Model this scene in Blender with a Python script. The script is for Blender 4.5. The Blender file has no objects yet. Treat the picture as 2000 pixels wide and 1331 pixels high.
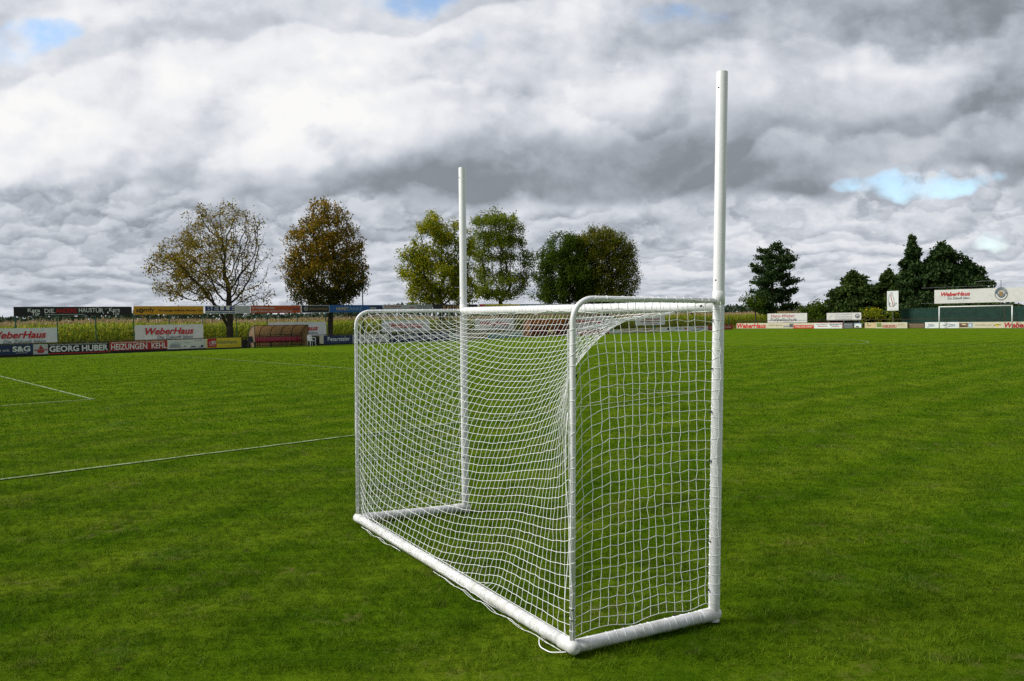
import bpy, math, random
import numpy as np
from mathutils import Vector, Matrix
random.seed(7); np.random.seed(7)
R = math.radians
C = bpy.context.scene.collection
PI = math.pi

# ------------------------------------------------------------------ camera numbers (measured from the pitch markings)
F, TH, RO, HC = 1538.7, R(1.592), R(0.925), 1.948
PSI = R(41.474)
U = np.array([math.cos(PSI), math.sin(PSI)]); N = np.array([math.sin(PSI), -math.cos(PSI)])
O = np.array([-21.23, 23.88]); LF_ = 97.87

def ray(px, py):
    x2, y2 = px-1000.0, py-665.5
    c, s = math.cos(RO), math.sin(RO)
    x = x2*c-y2*s; y = x2*s+y2*c
    return np.array([x, F*math.cos(TH)-y*math.sin(TH), -F*math.sin(TH)-y*math.cos(TH)])
def ground(px, py, z=0.0):
    d = ray(px, py); t = (z-HC)/d[2]
    return d*t+np.array([0, 0, HC])
def fld(a, b): return O+a*U+b*N
class Plane:
    """a vertical plane through two points of the pitch; X runs along it, Z up"""
    def __init__(s, p, q):
        s.p = np.array(p, float); d = np.array(q, float)-s.p
        s.d = d/np.linalg.norm(d); s.n = np.array([s.d[1], -s.d[0]])   # n looks to the pitch
        s.yaw = math.atan2(s.d[1], s.d[0])
    def off(s, k):
        o = Plane(s.p-s.n*k, s.p-s.n*k+s.d); return o
    def hit(s, px, py):
        r = ray(px, py); t = (s.p@s.n)/(r[:2]@s.n)
        w = r*t+np.array([0, 0, HC])
        return (w[:2]-s.p)@s.d, w[2]
    def pt(s, x, z=0.0, out=0.0):
        w = s.p+s.d*x+s.n*out
        return (w[0], w[1], z)
SIDE = Plane(fld(0, -26.6), fld(96, -29.0))        # low boards along the far touchline
BACK = Plane(fld(98.6, -30), fld(98.6, 30))        # low boards behind the far goal
BACK.n = -U; BACK.d = N; BACK.yaw = math.atan2(N[1], N[0])

# ------------------------------------------------------------------ materials
MATS = {}
def nodes_of(m): return m.node_tree.nodes, m.node_tree.links
def mat(name, col, rough=.6, metal=0.0, noise=0.0, nscale=20.0, bump=0.0, bscale=60.0, spec=.4, trans=0.0):
    if name in MATS: return MATS[name]
    m = bpy.data.materials.new(name); m.use_nodes = True
    n, l = nodes_of(m); b = n['Principled BSDF']
    b.inputs['Base Color'].default_value = (*col, 1); b.inputs['Roughness'].default_value = rough
    b.inputs['Metallic'].default_value = metal
    b.inputs['Specular IOR Level'].default_value = spec
    tc = n.new('ShaderNodeTexCoord')
    if noise:
        t = n.new('ShaderNodeTexNoise'); t.inputs['Scale'].default_value = nscale; t.inputs['Detail'].default_value = 6
        l.new(tc.outputs['Object'], t.inputs['Vector'])
        r = n.new('ShaderNodeMapRange'); r.inputs[1].default_value = .3; r.inputs[2].default_value = .7
        r.inputs[3].default_value = 1-noise; r.inputs[4].default_value = 1+noise*.4
        l.new(t.outputs['Fac'], r.inputs[0])
        mx = n.new('ShaderNodeMix'); mx.data_type = 'RGBA'; mx.blend_type = 'MULTIPLY'; mx.inputs[0].default_value = 1
        mx.inputs[6].default_value = (*col, 1); l.new(r.outputs[0], mx.inputs[7]); l.new(mx.outputs[2], b.inputs['Base Color'])
        r2 = n.new('ShaderNodeMapRange'); r2.inputs[3].default_value = max(.05, rough-.12); r2.inputs[4].default_value = min(1, rough+.15)
        l.new(t.outputs['Fac'], r2.inputs[0]); l.new(r2.outputs[0], b.inputs['Roughness'])
    if bump:
        t2 = n.new('ShaderNodeTexNoise'); t2.inputs['Scale'].default_value = bscale; t2.inputs['Detail'].default_value = 4
        l.new(tc.outputs['Object'], t2.inputs['Vector'])
        bp = n.new('ShaderNodeBump'); bp.inputs['Strength'].default_value = bump; bp.inputs['Distance'].default_value = .02
        l.new(t2.outputs['Fac'], bp.inputs['Height']); l.new(bp.outputs[0], b.inputs['Normal'])
    MATS[name] = m; return m
def foliage(name, cols, trans=.35, rough=.6):
    """leaf material: colour varies from leaf to leaf"""
    m = bpy.data.materials.new(name); m.use_nodes = True; n, l = nodes_of(m)
    for x in list(n): n.remove(x)
    out = n.new('ShaderNodeOutputMaterial'); g = n.new('ShaderNodeNewGeometry')
    r = n.new('ShaderNodeValToRGB'); l.new(g.outputs['Random Per Island'], r.inputs[0])
    e = r.color_ramp.elements; k = len(cols)
    e[0].position = 0; e[0].color = (*cols[0], 1); e[1].position = 1; e[1].color = (*cols[-1], 1)
    for i in range(1, k-1): x = e.new(i/(k-1)); x.color = (*cols[i], 1)
    d = n.new('ShaderNodeBsdfPrincipled'); d.inputs['Roughness'].default_value = rough; d.inputs['Specular IOR Level'].default_value = .08
    t = n.new('ShaderNodeBsdfTranslucent'); mx = n.new('ShaderNodeMixShader'); mx.inputs[0].default_value = trans
    l.new(r.outputs[0], d.inputs['Base Color']); l.new(r.outputs[0], t.inputs['Color'])
    l.new(d.outputs[0], mx.inputs[1]); l.new(t.outputs[0], mx.inputs[2]); l.new(mx.outputs[0], out.inputs[0])
    MATS[name] = m; return m

# ------------------------------------------------------------------ mesh helpers
class MB:
    def __init__(s): s.v = []; s.f = []; s.mi = []; s.n = 0; s.cur = 0
    def add(s, vs, fs):
        vs = np.asarray(vs, float).reshape(-1, 3); s.v.append(vs)
        for f in fs: s.f.append(tuple(int(i)+s.n for i in f)); s.mi.append(s.cur)
        s.n += len(vs)
    def box(s, x0, x1, y0, y1, z0, z1):
        s.add([(x0,y0,z0),(x1,y0,z0),(x1,y1,z0),(x0,y1,z0),(x0,y0,z1),(x1,y0,z1),(x1,y1,z1),(x0,y1,z1)],
              [(0,3,2,1),(4,5,6,7),(0,1,5,4),(1,2,6,5),(2,3,7,6),(3,0,4,7)])
    def bbox(s, x0, x1, y0, y1, z0, z1, c=.01):
        """box with chamfered edges"""
        import itertools
        lo = np.array([x0,y0,z0]); hi = np.array([x1,y1,z1]); c = min(c, .45*min(hi-lo))
        vs = []; idx = {}
        for sg in itertools.product((0,1), repeat=3):
            for ax in range(3):
                p = [0,0,0]
                for k in range(3):
                    p[k] = (lo[k] if not sg[k] else hi[k]) if k == ax else (lo[k]+c if not sg[k] else hi[k]-c)
                idx[(sg, ax)] = len(vs); vs.append(p)
        fs = []
        for ax in range(3):
            a, b = [(1,2),(2,0),(0,1)][ax]
            for sd in (0,1):
                q = []
                for (i,j) in ((0,0),(1,0),(1,1),(0,1)):
                    sg = [0,0,0]; sg[ax] = sd; sg[a] = i; sg[b] = j; q.append(idx[(tuple(sg), ax)])
                fs.append(q if sd else q[::-1])
        for ax in range(3):
            a, b = [(1,2),(2,0),(0,1)][ax]
            for i in (0,1):
                for j in (0,1):
                    q = []
                    for e, fa in ((0,a),(1,a),(1,b),(0,b)):
                        sg = [0,0,0]; sg[ax] = e; sg[a] = i; sg[b] = j; q.append(idx[(tuple(sg), fa)])
                    fs.append(q if i == j else q[::-1])
        for sg in itertools.product((0,1), repeat=3):
            q = [idx[(sg,0)], idx[(sg,1)], idx[(sg,2)]]
            fs.append(q if sum(sg) % 2 else q[::-1])
        s.add(vs, fs)
    def tube(s, pts, rad, k=8, caps=True, closed=False):
        P = np.asarray(pts, float); m = len(P)
        rad = np.broadcast_to(np.asarray(rad, float), (m,))
        T = np.gradient(P, axis=0)
        if closed: T = np.roll(P, -1, 0)-np.roll(P, 1, 0)
        T /= np.linalg.norm(T, axis=1)[:, None]+1e-12
        a = np.array([0,0,1.0]) if abs(T[0][2]) < .9 else np.array([1.0,0,0])
        nn = np.cross(T[0], a); nn /= np.linalg.norm(nn); ang = np.arange(k)*2*PI/k
        vs = []
        for i in range(m):
            nn = nn-T[i]*(nn@T[i]); nn /= np.linalg.norm(nn)+1e-12; b = np.cross(T[i], nn)
            vs.append(P[i]+rad[i]*(np.cos(ang)[:,None]*nn+np.sin(ang)[:,None]*b))
        fs = []
        for i in range(m if closed else m-1):
            j = (i+1) % m
            for q in range(k):
                w = (q+1) % k; fs.append((i*k+q, i*k+w, j*k+w, j*k+q))
        if caps and not closed:
            fs.append(tuple(range(k))[::-1]); fs.append(tuple((m-1)*k+q for q in range(k)))
        s.add(np.concatenate(vs), fs)
    def quad(s, a, b, c, d): s.add([a,b,c,d], [(0,1,2,3)])
    def build(s, name, mats, parent=None, loc=None, rotz=0, smooth=False):
        me = bpy.data.meshes.new(name)
        vs = np.concatenate(s.v) if s.v else np.zeros((0,3))
        me.from_pydata(vs.tolist(), [], s.f)
        if not isinstance(mats, (list, tuple)): mats = [mats]
        for m in mats: me.materials.append(m)
        if len(mats) > 1: me.polygons.foreach_set('material_index', s.mi)
        if smooth: me.polygons.foreach_set('use_smooth', [True]*len(me.polygons))
        me.update()
        return link(name, me, parent, loc, rotz)
def link(name, me, parent=None, loc=None, rotz=0):
    o = bpy.data.objects.new(name, me); C.objects.link(o)
    if parent is not None: o.parent = parent
    if loc is not None: o.location = loc
    if rotz: o.rotation_euler = (0,0,rotz)
    return o
def quads_mesh(name, V, mats, parent=None, loc=None, k=4, rotz=0):
    """fast mesh from an array (n, k, 3) of separate polygons"""
    V = np.asarray(V, np.float32); n = len(V)
    me = bpy.data.meshes.new(name)
    me.vertices.add(n*k); me.vertices.foreach_set('co', V.reshape(-1))
    me.loops.add(n*k); me.loops.foreach_set('vertex_index', np.arange(n*k, dtype=np.int32))
    me.polygons.add(n); me.polygons.foreach_set('loop_start', np.arange(0, n*k, k, dtype=np.int32))
    me.polygons.foreach_set('loop_total', np.full(n, k, dtype=np.int32))
    if not isinstance(mats, (list, tuple)): mats = [mats]
    for m in mats: me.materials.append(m)
    me.update(calc_edges=True); me.validate()
    return link(name, me, parent, loc, rotz)
def tag(o, label=None, cat=None, group=None, kind=None):
    if label: o['label'] = label
    if cat: o['category'] = cat
    if group: o['group'] = group
    if kind: o['kind'] = kind
    return o
def empty(name, loc, rotz=0, **k):
    o = bpy.data.objects.new(name, None); C.objects.link(o); o.location = loc; o.rotation_euler = (0,0,rotz)
    o.empty_display_size = .2
    return tag(o, **k)
def text_mesh(s, shear=0.0, bold=0.0):
    cu = bpy.data.curves.new('lettering', 'FONT'); cu.body = s; cu.shear = shear; cu.offset = bold; cu.size = 1
    cu.resolution_u = 3
    o = bpy.data.objects.new('lettering', cu); C.objects.link(o)
    dg = bpy.context.evaluated_depsgraph_get(); dg.update()
    me = bpy.data.meshes.new_from_object(o.evaluated_get(dg))
    bpy.data.objects.remove(o); bpy.data.curves.remove(cu)
    v = np.empty(len(me.vertices)*3); me.vertices.foreach_get('co', v); v = v.reshape(-1,3)
    f = [tuple(p.vertices) for p in me.polygons]
    bpy.data.meshes.remove(me)
    return v, f
def put_text(mb, s, x0, x1, z0, z1, y, shear=0.0, bold=0.0):
    """text fitted into a box of the local XZ plane, facing -Y"""
    v, f = text_mesh(s, shear, bold)
    lo, hi = v.min(0), v.max(0)
    w = np.stack([x0+(v[:,0]-lo[0])/(hi[0]-lo[0])*(x1-x0), np.full(len(v), y), z0+(v[:,1]-lo[1])/(hi[1]-lo[1])*(z1-z0)], 1)
    mb.add(w, f)

# ------------------------------------------------------------------ sky, sun, camera
SUN_AZ, SUN_EL = R(-97), R(42)     # from +Y clockwise; the sun stands to the left, behind thin cloud
def make_world():
    w = bpy.data.worlds.new('World'); bpy.context.scene.world = w; w.use_nodes = True
    n, l = w.node_tree.nodes, w.node_tree.links
    for x in list(n): n.remove(x)
    out = n.new('ShaderNodeOutputWorld'); bg = n.new('ShaderNodeBackground'); l.new(bg.outputs[0], out.inputs[0])
    def val(x):
        return x
    def M(op, a, b=None, c=None, clamp=False):
        x = n.new('ShaderNodeMath'); x.operation = op; x.use_clamp = clamp
        for i, q in enumerate((a, b, c)):
            if q is None: continue
            if isinstance(q, (int, float)): x.inputs[i].default_value = q
            else: l.new(q, x.inputs[i])
        return x.outputs[0]
    def comb(a, b, c):
        x = n.new('ShaderNodeCombineXYZ')
        for i, q in enumerate((a, b, c)):
            if isinstance(q, (int, float)): x.inputs[i].default_value = q
            else: l.new(q, x.inputs[i])
        return x.outputs[0]
    def noise(vec, scale, detail, rough=.55, dist=0.0, lac=2.0):
        x = n.new('ShaderNodeTexNoise'); x.inputs['Scale'].default_value = scale; x.inputs['Detail'].default_value = detail
        x.inputs['Roughness'].default_value = rough; x.inputs['Distortion'].default_value = dist; x.inputs['Lacunarity'].default_value = lac
        l.new(vec, x.inputs['Vector']); return x.outputs['Fac'], x.outputs['Color']
    def smooth(x, a, b, o0=0.0, o1=1.0):
        r = n.new('ShaderNodeMapRange'); r.interpolation_type = 'SMOOTHSTEP'
        l.new(x, r.inputs[0]); r.inputs[1].default_value = a; r.inputs[2].default_value = b
        r.inputs[3].default_value = o0; r.inputs[4].default_value = o1; return r.outputs[0]
    tc = n.new('ShaderNodeTexCoord'); sp = n.new('ShaderNodeSeparateXYZ'); l.new(tc.outputs['Generated'], sp.inputs[0])
    dx, dy, dz = sp.outputs
    # bearing and elevation of the direction (gnomonic about north)
    ady = M('ADD', M('ABSOLUTE', dy), 1e-3)
    u = M('DIVIDE', dx, ady); v = M('DIVIDE', dz, ady)
    wf, wc = noise(comb(u, v, 0.0), 5.0, 4, .55)
    wsep = n.new('ShaderNodeSeparateColor'); l.new(wc, wsep.inputs[0])
    wx = M('MULTIPLY', M('SUBTRACT', wsep.outputs[0], .5), .16); wy = M('MULTIPLY', M('SUBTRACT', wsep.outputs[1], .5), .11)
    fu, fv = M('ADD', u, wx), M('ADD', v, wy)
    def blob(px, py, rx, ry, soft=1.0):
        cu = (px-1000)/1540; cv = (623-.0161*(px-1000)-py)/1540
        a = M('DIVIDE', M('SUBTRACT', fu, cu), rx/1540); b = M('DIVIDE', M('SUBTRACT', fv, cv), ry/1540)
        return smooth(M('ADD', M('MULTIPLY', a, a), M('MULTIPLY', b, b)), 0.0, 1.0, 1.0, 0.0)
    def total(lst):
        acc = None
        for *g, amp in lst:
            t = M('MULTIPLY', blob(*g), amp); acc = t if acc is None else M('ADD', acc, t)
        return acc
    def shift(vec, d):
        x = n.new('ShaderNodeVectorMath'); x.operation = 'ADD'; l.new(vec, x.inputs[0]); x.inputs[1].default_value = d; return x.outputs[0]
    def warp(vec, scale, amt, detail=3):
        _, c = noise(vec, scale, detail, .5)
        x = n.new('ShaderNodeVectorMath'); x.operation = 'MULTIPLY_ADD'; l.new(c, x.inputs[0]); x.inputs[1].default_value = (amt, amt, 0)
        y = n.new('ShaderNodeVectorMath'); y.operation = 'SUBTRACT'; l.new(vec, y.inputs[0]); y.inputs[1].default_value = (amt/2, amt/2, 0)
        l.new(y.outputs[0], x.inputs[2]); return x.outputs[0]
    # far cumulus banks: rows of clouds, bright crowns over shaded flat feet, smaller towards the horizon
    lv = M('LOGARITHM', M('ADD', M('MAXIMUM', v, 0.0), .045), 2.718)
    def rows(ku, kl, seed, freq, amp, amp2):
        p = comb(M('MULTIPLY', u, ku), M('MULTIPLY', lv, kl), seed)
        a, _ = noise(p, 1.0, 2, .5); c, _ = noise(shift(p, (9.1, 4.2, 0)), 2.6, 8, .60)
        t = M('FRACT', M('ADD', M('ADD', M('MULTIPLY', lv, freq), M('MULTIPLY', a, amp)), M('MULTIPLY', c, amp2)))
        return M('MULTIPLY', smooth(t, .0, .66), smooth(t, 1.0, .80)), c
    r1, c1 = rows(5.2, 1.5, 7.7, 2.4, 4.4, 2.0); r2, c2 = rows(10.0, 2.8, 2.9, 4.2, 4.2, 2.0)
    b0, _ = noise(comb(M('MULTIPLY', u, 4.0), M('MULTIPLY', lv, 2.2), 5.0), 1.0, 4, .5)
    flit = M('ADD', M('ADD', M('MULTIPLY', M('SUBTRACT', r1, .5), .16), M('MULTIPLY', M('SUBTRACT', r2, .5), .11)), M('MULTIPLY', M('SUBTRACT', c2, .5), .22))
    pc = warp(comb(u, M('MULTIPLY', v, 1.35), 3.3), 4.0, .06, 2)
    puff, _ = noise(pc, 4.2, 9, .52); puff2, _ = noise(shift(pc, (-.03, .05, 0)), 4.2, 4, .52)
    w0, _ = noise(pc, 9.0, 8, .55); w1, _ = noise(shift(pc, (-.012, .019, 0)), 9.0, 8, .55)
    # towers of the near deck, one behind the other
    ta, _ = noise(comb(M('MULTIPLY', u, 3.4), M('MULTIPLY', v, 4.6), 12.3), 1.0, 2, .5)
    tcn, _ = noise(comb(M('MULTIPLY', u, 8.0), M('MULTIPLY', v, 10.0), 4.4), 1.0, 8, .58)
    tw = M('FRACT', M('ADD', M('ADD', M('MULTIPLY', v, 8.0), M('MULTIPLY', u, -1.4)), M('ADD', M('MULTIPLY', ta, 2.6), M('MULTIPLY', tcn, 1.0))))
    tower = M('SUBTRACT', M('MULTIPLY', smooth(tw, .0, .7), smooth(tw, 1.0, .86)), .5)
    lit = M('ADD', M('MULTIPLY', M('SUBTRACT', smooth(puff, .44, .55), smooth(puff2, .42, .58)), .16), M('MULTIPLY', M('SUBTRACT', w0, w1), .62))
    # luminance of the near cloud deck: towers lit from the left, grey bellies
    lum = total([(330,190,720,270,.195),(760,130,460,260,.11),(1190,190,130,130,.22),(680,250,280,160,.10),(120,290,330,130,.10),
                 (620,380,560,66,-.165),(720,345,520,100,-.05),(1150,345,400,100,-.15),(1480,300,420,120,-.14),(1560,378,220,50,-.08),
                 (1700,40,420,120,-.10),(1990,200,260,260,-.12),(1100,60,300,80,.06),(1680,180,240,80,.10),(1400,160,200,120,.04)])
    nearL = M('ADD', M('ADD', M('ADD', .50, M('MULTIPLY', tower, .15)), lum), M('ADD', M('MULTIPLY', M('SUBTRACT', puff, .5), .12), M('MULTIPLY', lit, .85)))
    farL = M('ADD', M('ADD', .505, M('MULTIPLY', M('SUBTRACT', b0, .5), -.30)), M('MULTIPLY', flit, 1.0))
    farL = M('ADD', farL, total([(120,470,420,110,-.06),(640,440,400,50,-.06),(1250,450,300,50,-.02),(1650,480,520,90,.06),(1000,520,900,60,.03)]))
    farL = M('ADD', farL, smooth(v, 0.0, .035, .12, 0.0))
    # ragged lower edge of the near deck
    fc = n.new('ShaderNodeFloatCurve'); cv = fc.mapping.curves[0]
    pts_ = [(0,372),(250,368),(480,392),(700,402),(850,432),(1000,425),(1120,392),(1380,398),(1500,404),(1640,410),(1690,352),(1800,332),(1900,345),(1960,395),(2000,410)]
    P_ = [((x_+400)/2800, (623-.0161*(x_-1000)-y_)/1540*3) for x_, y_ in pts_]
    cv.points[0].location = (0, P_[0][1]); cv.points[1].location = (1, P_[-1][1])
    for x_, y_ in P_: cv.points.new(x_, y_)
    fc.mapping.update()
    l.new(M('DIVIDE', M('ADD', M('MULTIPLY', u, 1540.0), 1400.0), 2800.0), fc.inputs['Value'])
    edge = M('SUBTRACT', v, M('DIVIDE', fc.outputs[0], 3.0))
    edge = M('ADD', edge, M('ADD', M('MULTIPLY', M('SUBTRACT', puff, .5), .10), M('MULTIPLY', M('SUBTRACT', w0, .5), .035)))
    deck = smooth(edge, -.006, .016)
    L = M('MAXIMUM', M('ADD', M('MULTIPLY', nearL, deck), M('MULTIPLY', farL, M('SUBTRACT', 1.0, deck))), .215)
    L = M('ADD', L, M('MULTIPLY', M('SUBTRACT', tcn, .5), .13))
    L = M('MULTIPLY', L, smooth(dy, -.45, .10, .62, 1.0))       # unseen sky behind the camera dimmed to deepen the shading on the posts
    rp = n.new('ShaderNodeValToRGB'); l.new(L, rp.inputs[0]); e = rp.color_ramp.elements
    e[0].position = .10; e[0].color = (.15,.165,.19,1)
    e[1].position = .92; e[1].color = (.79,.785,.78,1)
    for p_, c_ in ((.25,(.22,.24,.27)),(.42,(.36,.39,.44)),(.60,(.53,.555,.60)),(.76,(.69,.70,.725))):
        x = e.new(p_); x.color = (*c_, 1)
    hole = total([(70,85,170,75,1.0),(820,8,130,44,.8),(945,78,70,34,.45),(1795,358,200,27,1.15),(1938,462,60,20,.55),(1330,30,140,36,.25)])
    g = M('ADD', M('MULTIPLY', hole, 1.0), M('MULTIPLY', M('MULTIPLY', M('SUBTRACT', tcn, .51), 5.0), smooth(hole, .0, .30)))
    g = M('ADD', g, M('MULTIPLY', M('SUBTRACT', .36, b0), M('MULTIPLY', M('SUBTRACT', 1.0, deck), 1.6)))
    gap = smooth(g, .10, 1.35, 0.0, .90)
    sky = n.new('ShaderNodeTexSky'); sky.sky_type = 'NISHITA'; sky.sun_disc = False
    sky.sun_elevation = SUN_EL; sky.sun_rotation = SUN_AZ; sky.air_density = 1.1; sky.dust_density = .6; sky.ozone_density = 1.5
    ms = n.new('ShaderNodeMix'); ms.data_type = 'RGBA'; ms.blend_type = 'MULTIPLY'; ms.inputs[0].default_value = 1
    l.new(sky.outputs[0], ms.inputs[6]); ms.inputs[7].default_value = (.150,.160,.165,1)
    mx = n.new('ShaderNodeMix'); mx.data_type = 'RGBA'; l.new(gap, mx.inputs[0]); l.new(rp.outputs[0], mx.inputs[6]); l.new(ms.outputs[2], mx.inputs[7])
    l.new(mx.outputs[2], bg.inputs['Color']); bg.inputs['Strength'].default_value = 1.0
    w.cycles.sampling_method = 'MANUAL'; w.cycles.sample_map_resolution = 512
make_world()
sd = bpy.data.lights.new('sun', 'SUN'); sd.energy = 3.3; sd.angle = R(20); sd.color = (1.0,.975,.93)
so = bpy.data.objects.new('sun', sd); C.objects.link(so)
sv = Vector((math.sin(SUN_AZ)*math.cos(SUN_EL), math.cos(SUN_AZ)*math.cos(SUN_EL), math.sin(SUN_EL)))
so.rotation_euler = sv.to_track_quat('Z', 'Y').to_euler(); so.location = (-20, 0, 30)

cam = bpy.data.cameras.new('camera'); co = bpy.data.objects.new('camera', cam); C.objects.link(co)
bpy.context.scene.camera = co
cam.sensor_width = 36; cam.lens = F*36/2000; cam.clip_end = 5000; cam.clip_start = .05
c_, s_ = math.cos(RO), math.sin(RO)
R0 = Vector((1,0,0)); U0 = Vector((0,math.sin(TH),math.cos(TH))); B0 = Vector((0,-math.cos(TH),math.sin(TH)))
Rr = R0*c_-U0*s_; Ur = R0*s_+U0*c_
co.matrix_world = Matrix(((Rr.x,Ur.x,B0.x,0),(Rr.y,Ur.y,B0.y,0),(Rr.z,Ur.z,B0.z,HC),(0,0,0,1)))
vs_ = bpy.context.scene.view_settings
vs_.view_transform = 'Standard'; vs_.look = 'None'; vs_.exposure = .28; vs_.gamma = 1
bpy.context.scene.cycles.use_denoising = False; bpy.context.scene.cycles.max_bounces = 6; bpy.context.scene.cycles.transparent_max_bounces = 8

# ------------------------------------------------------------------ the pitch
def grass_colour(n, l, vec):
    """mown turf: stripes along the pitch, patches, worn straw spots; returns a colour socket"""
    def tex(scale, detail=5, rough=.6, v=vec):
        t = n.new('ShaderNodeTexNoise'); t.inputs['Scale'].default_value = scale; t.inputs['Detail'].default_value = detail
        t.inputs['Roughness'].default_value = rough; l.new(v, t.inputs['Vector']); return t.outputs['Fac']
    def mr(s, a, b, c=0.0, d=1.0):
        r = n.new('ShaderNodeMapRange'); l.new(s, r.inputs[0])
        for i, q in enumerate((a,b,c,d)): r.inputs[i+1].default_value = q
        return r.outputs[0]
    def math_(op, a, b):
        x = n.new('ShaderNodeMath'); x.operation = op
        for i, q in enumerate((a,b)):
            if isinstance(q, (int,float)): x.inputs[i].default_value = q
            else: l.new(q, x.inputs[i])
        return x.outputs[0]
    def mixc(f, a, b):
        x = n.new('ShaderNodeMix'); x.data_type = 'RGBA'
        if isinstance(f, (int,float)): x.inputs[0].default_value = f
        else: l.new(f, x.inputs[0])
        for i, q in ((6,a),(7,b)):
            if isinstance(q, tuple): x.inputs[i].default_value = (*q,1)
            else: l.new(q, x.inputs[i])
        return x.outputs[2]
    mp = n.new('ShaderNodeMapping'); mp.inputs['Rotation'].default_value = (0,0,-PSI); l.new(vec, mp.inputs['Vector'])
    st = n.new('ShaderNodeMapping'); st.inputs['Scale'].default_value = (.18,1,1); l.new(mp.outputs[0], st.inputs['Vector'])
    sx = n.new('ShaderNodeSeparateXYZ'); l.new(mp.outputs[0], sx.inputs[0])
    wob = tex(.35, 3, .5)
    ph = math_('ADD', math_('MULTIPLY', sx.outputs[1], 2*PI/1.75), math_('MULTIPLY', wob, 3.0))
    s1 = mr(math_('SINE', ph, 0), -.8, .8)
    ph2 = math_('MULTIPLY', sx.outputs[0], 2*PI/11.0)
    s2 = mr(math_('SINE', ph2, 0), -.25, .25)
    streak = tex(3.2, 6, .65, st.outputs[0])
    big = tex(.22, 4, .55); mid = tex(1.6, 6, .65); fine = tex(14, 5, .7); vfine = tex(70, 3, .7)
    c = mixc(mr(big, .30, .70), (.084,.166,.0042), (.106,.186,.0050))
    c = mixc(math_('MULTIPLY', s1, mr(wob, .35, .6, .45, 1.0)), c, (.156,.228,.0100))
    c = mixc(math_('MULTIPLY', s2, .22), c, (.130,.205,.0090))
    c = mixc(mr(streak, .52, .8, 0, .40), c, (.185,.190,.020))
    c = mixc(mr(mid, .36, .58, .70, 0), c, (.036,.092,.0022))
    c = mixc(mr(fine, .36, .56, .62, 0), c, (.030,.074,.002))
    c = mixc(mr(vfine, .55, .8, 0, .35), c, (.145,.210,.012))
    dry = math_('MULTIPLY', mr(tex(1.1, 6, .7), .50, .66), mr(tex(7.0, 5, .7), .50, .64))
    c = mixc(math_('MULTIPLY', dry, .72), c, (.190,.150,.062))
    clov = math_('MULTIPLY', mr(tex(.55, 5, .6), .60, .70), mr(tex(11, 4, .65), .46, .60))
    c = mixc(math_('MULTIPLY', clov, .6), c, (.100,.200,.030))
    bare = math_('MULTIPLY', mr(tex(2.3, 5, .7), .60, .68), mr(tex(9, 4, .7), .5, .6))
    c = mixc(math_('MULTIPLY', bare, .8), c, (.040,.026,.012))
    return c
def turf_mat():
    m = bpy.data.materials.new('turf'); m.use_nodes = True; n, l = nodes_of(m); b = n['Principled BSDF']
    tc = n.new('ShaderNodeTexCoord')
    c = grass_colour(n, l, tc.outputs['Object']); l.new(c, b.inputs['Base Color'])
    b.inputs['Roughness'].default_value = .95; b.inputs['Specular IOR Level'].default_value = .0
    t = n.new('ShaderNodeTexNoise'); t.inputs['Scale'].default_value = 38; t.inputs['Detail'].default_value = 8; t.inputs['Roughness'].default_value = .75
    l.new(tc.outputs['Object'], t.inputs['Vector'])
    bp = n.new('ShaderNodeBump'); bp.inputs['Strength'].default_value = .9; bp.inputs['Distance'].default_value = .05
    l.new(t.outputs['Fac'], bp.inputs['Height']); l.new(bp.outputs[0], b.inputs['Normal'])
    MATS['turf'] = m; return m
def blade_mat():
    m = bpy.data.materials.new('grass_blades'); m.use_nodes = True; n, l = nodes_of(m)
    b = n['Principled BSDF']; out = n['Material Output']
    tc = n.new('ShaderNodeTexCoord'); g = n.new('ShaderNodeNewGeometry')
    c = grass_colour(n, l, tc.outputs['Object'])
    r = n.new('ShaderNodeValToRGB'); l.new(g.outputs['Random Per Island'], r.inputs[0]); e = r.color_ramp.elements
    e[0].position = 0; e[0].color = (.53,.65,.48,1); e[1].position = 1; e[1].color = (2.3,1.65,3.2,1)
    for p_, k in ((.35,(.95,1.0,.8,1)),(.7,(1.25,1.28,1.2,1)),(.9,(1.55,1.35,1.5,1))): x = e.new(p_); x.color = k
    mx = n.new('ShaderNodeMix'); mx.data_type = 'RGBA'; mx.blend_type = 'MULTIPLY'; mx.inputs[0].default_value = 1
    l.new(c, mx.inputs[6]); l.new(r.outputs[0], mx.inputs[7])
    l.new(mx.outputs[2], b.inputs['Base Color']); b.inputs['Roughness'].default_value = .6; b.inputs['Specular IOR Level'].default_value = .06
    t = n.new('ShaderNodeBsdfTranslucent'); l.new(mx.outputs[2], t.inputs['Color'])
    ms = n.new('ShaderNodeMixShader'); ms.inputs[0].default_value = .3
    l.new(b.outputs[0], ms.inputs[1]); l.new(t.outputs[0], ms.inputs[2]); l.new(ms.outputs[0], out.inputs[0])
    return m
S = 1500
mb = MB(); mb.quad((-S,-S,0),(S,-S,0),(S,S,0),(-S,S,0))
tag(mb.build('ground', turf_mat()), kind='structure', label='mown green football pitch turf')

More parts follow.
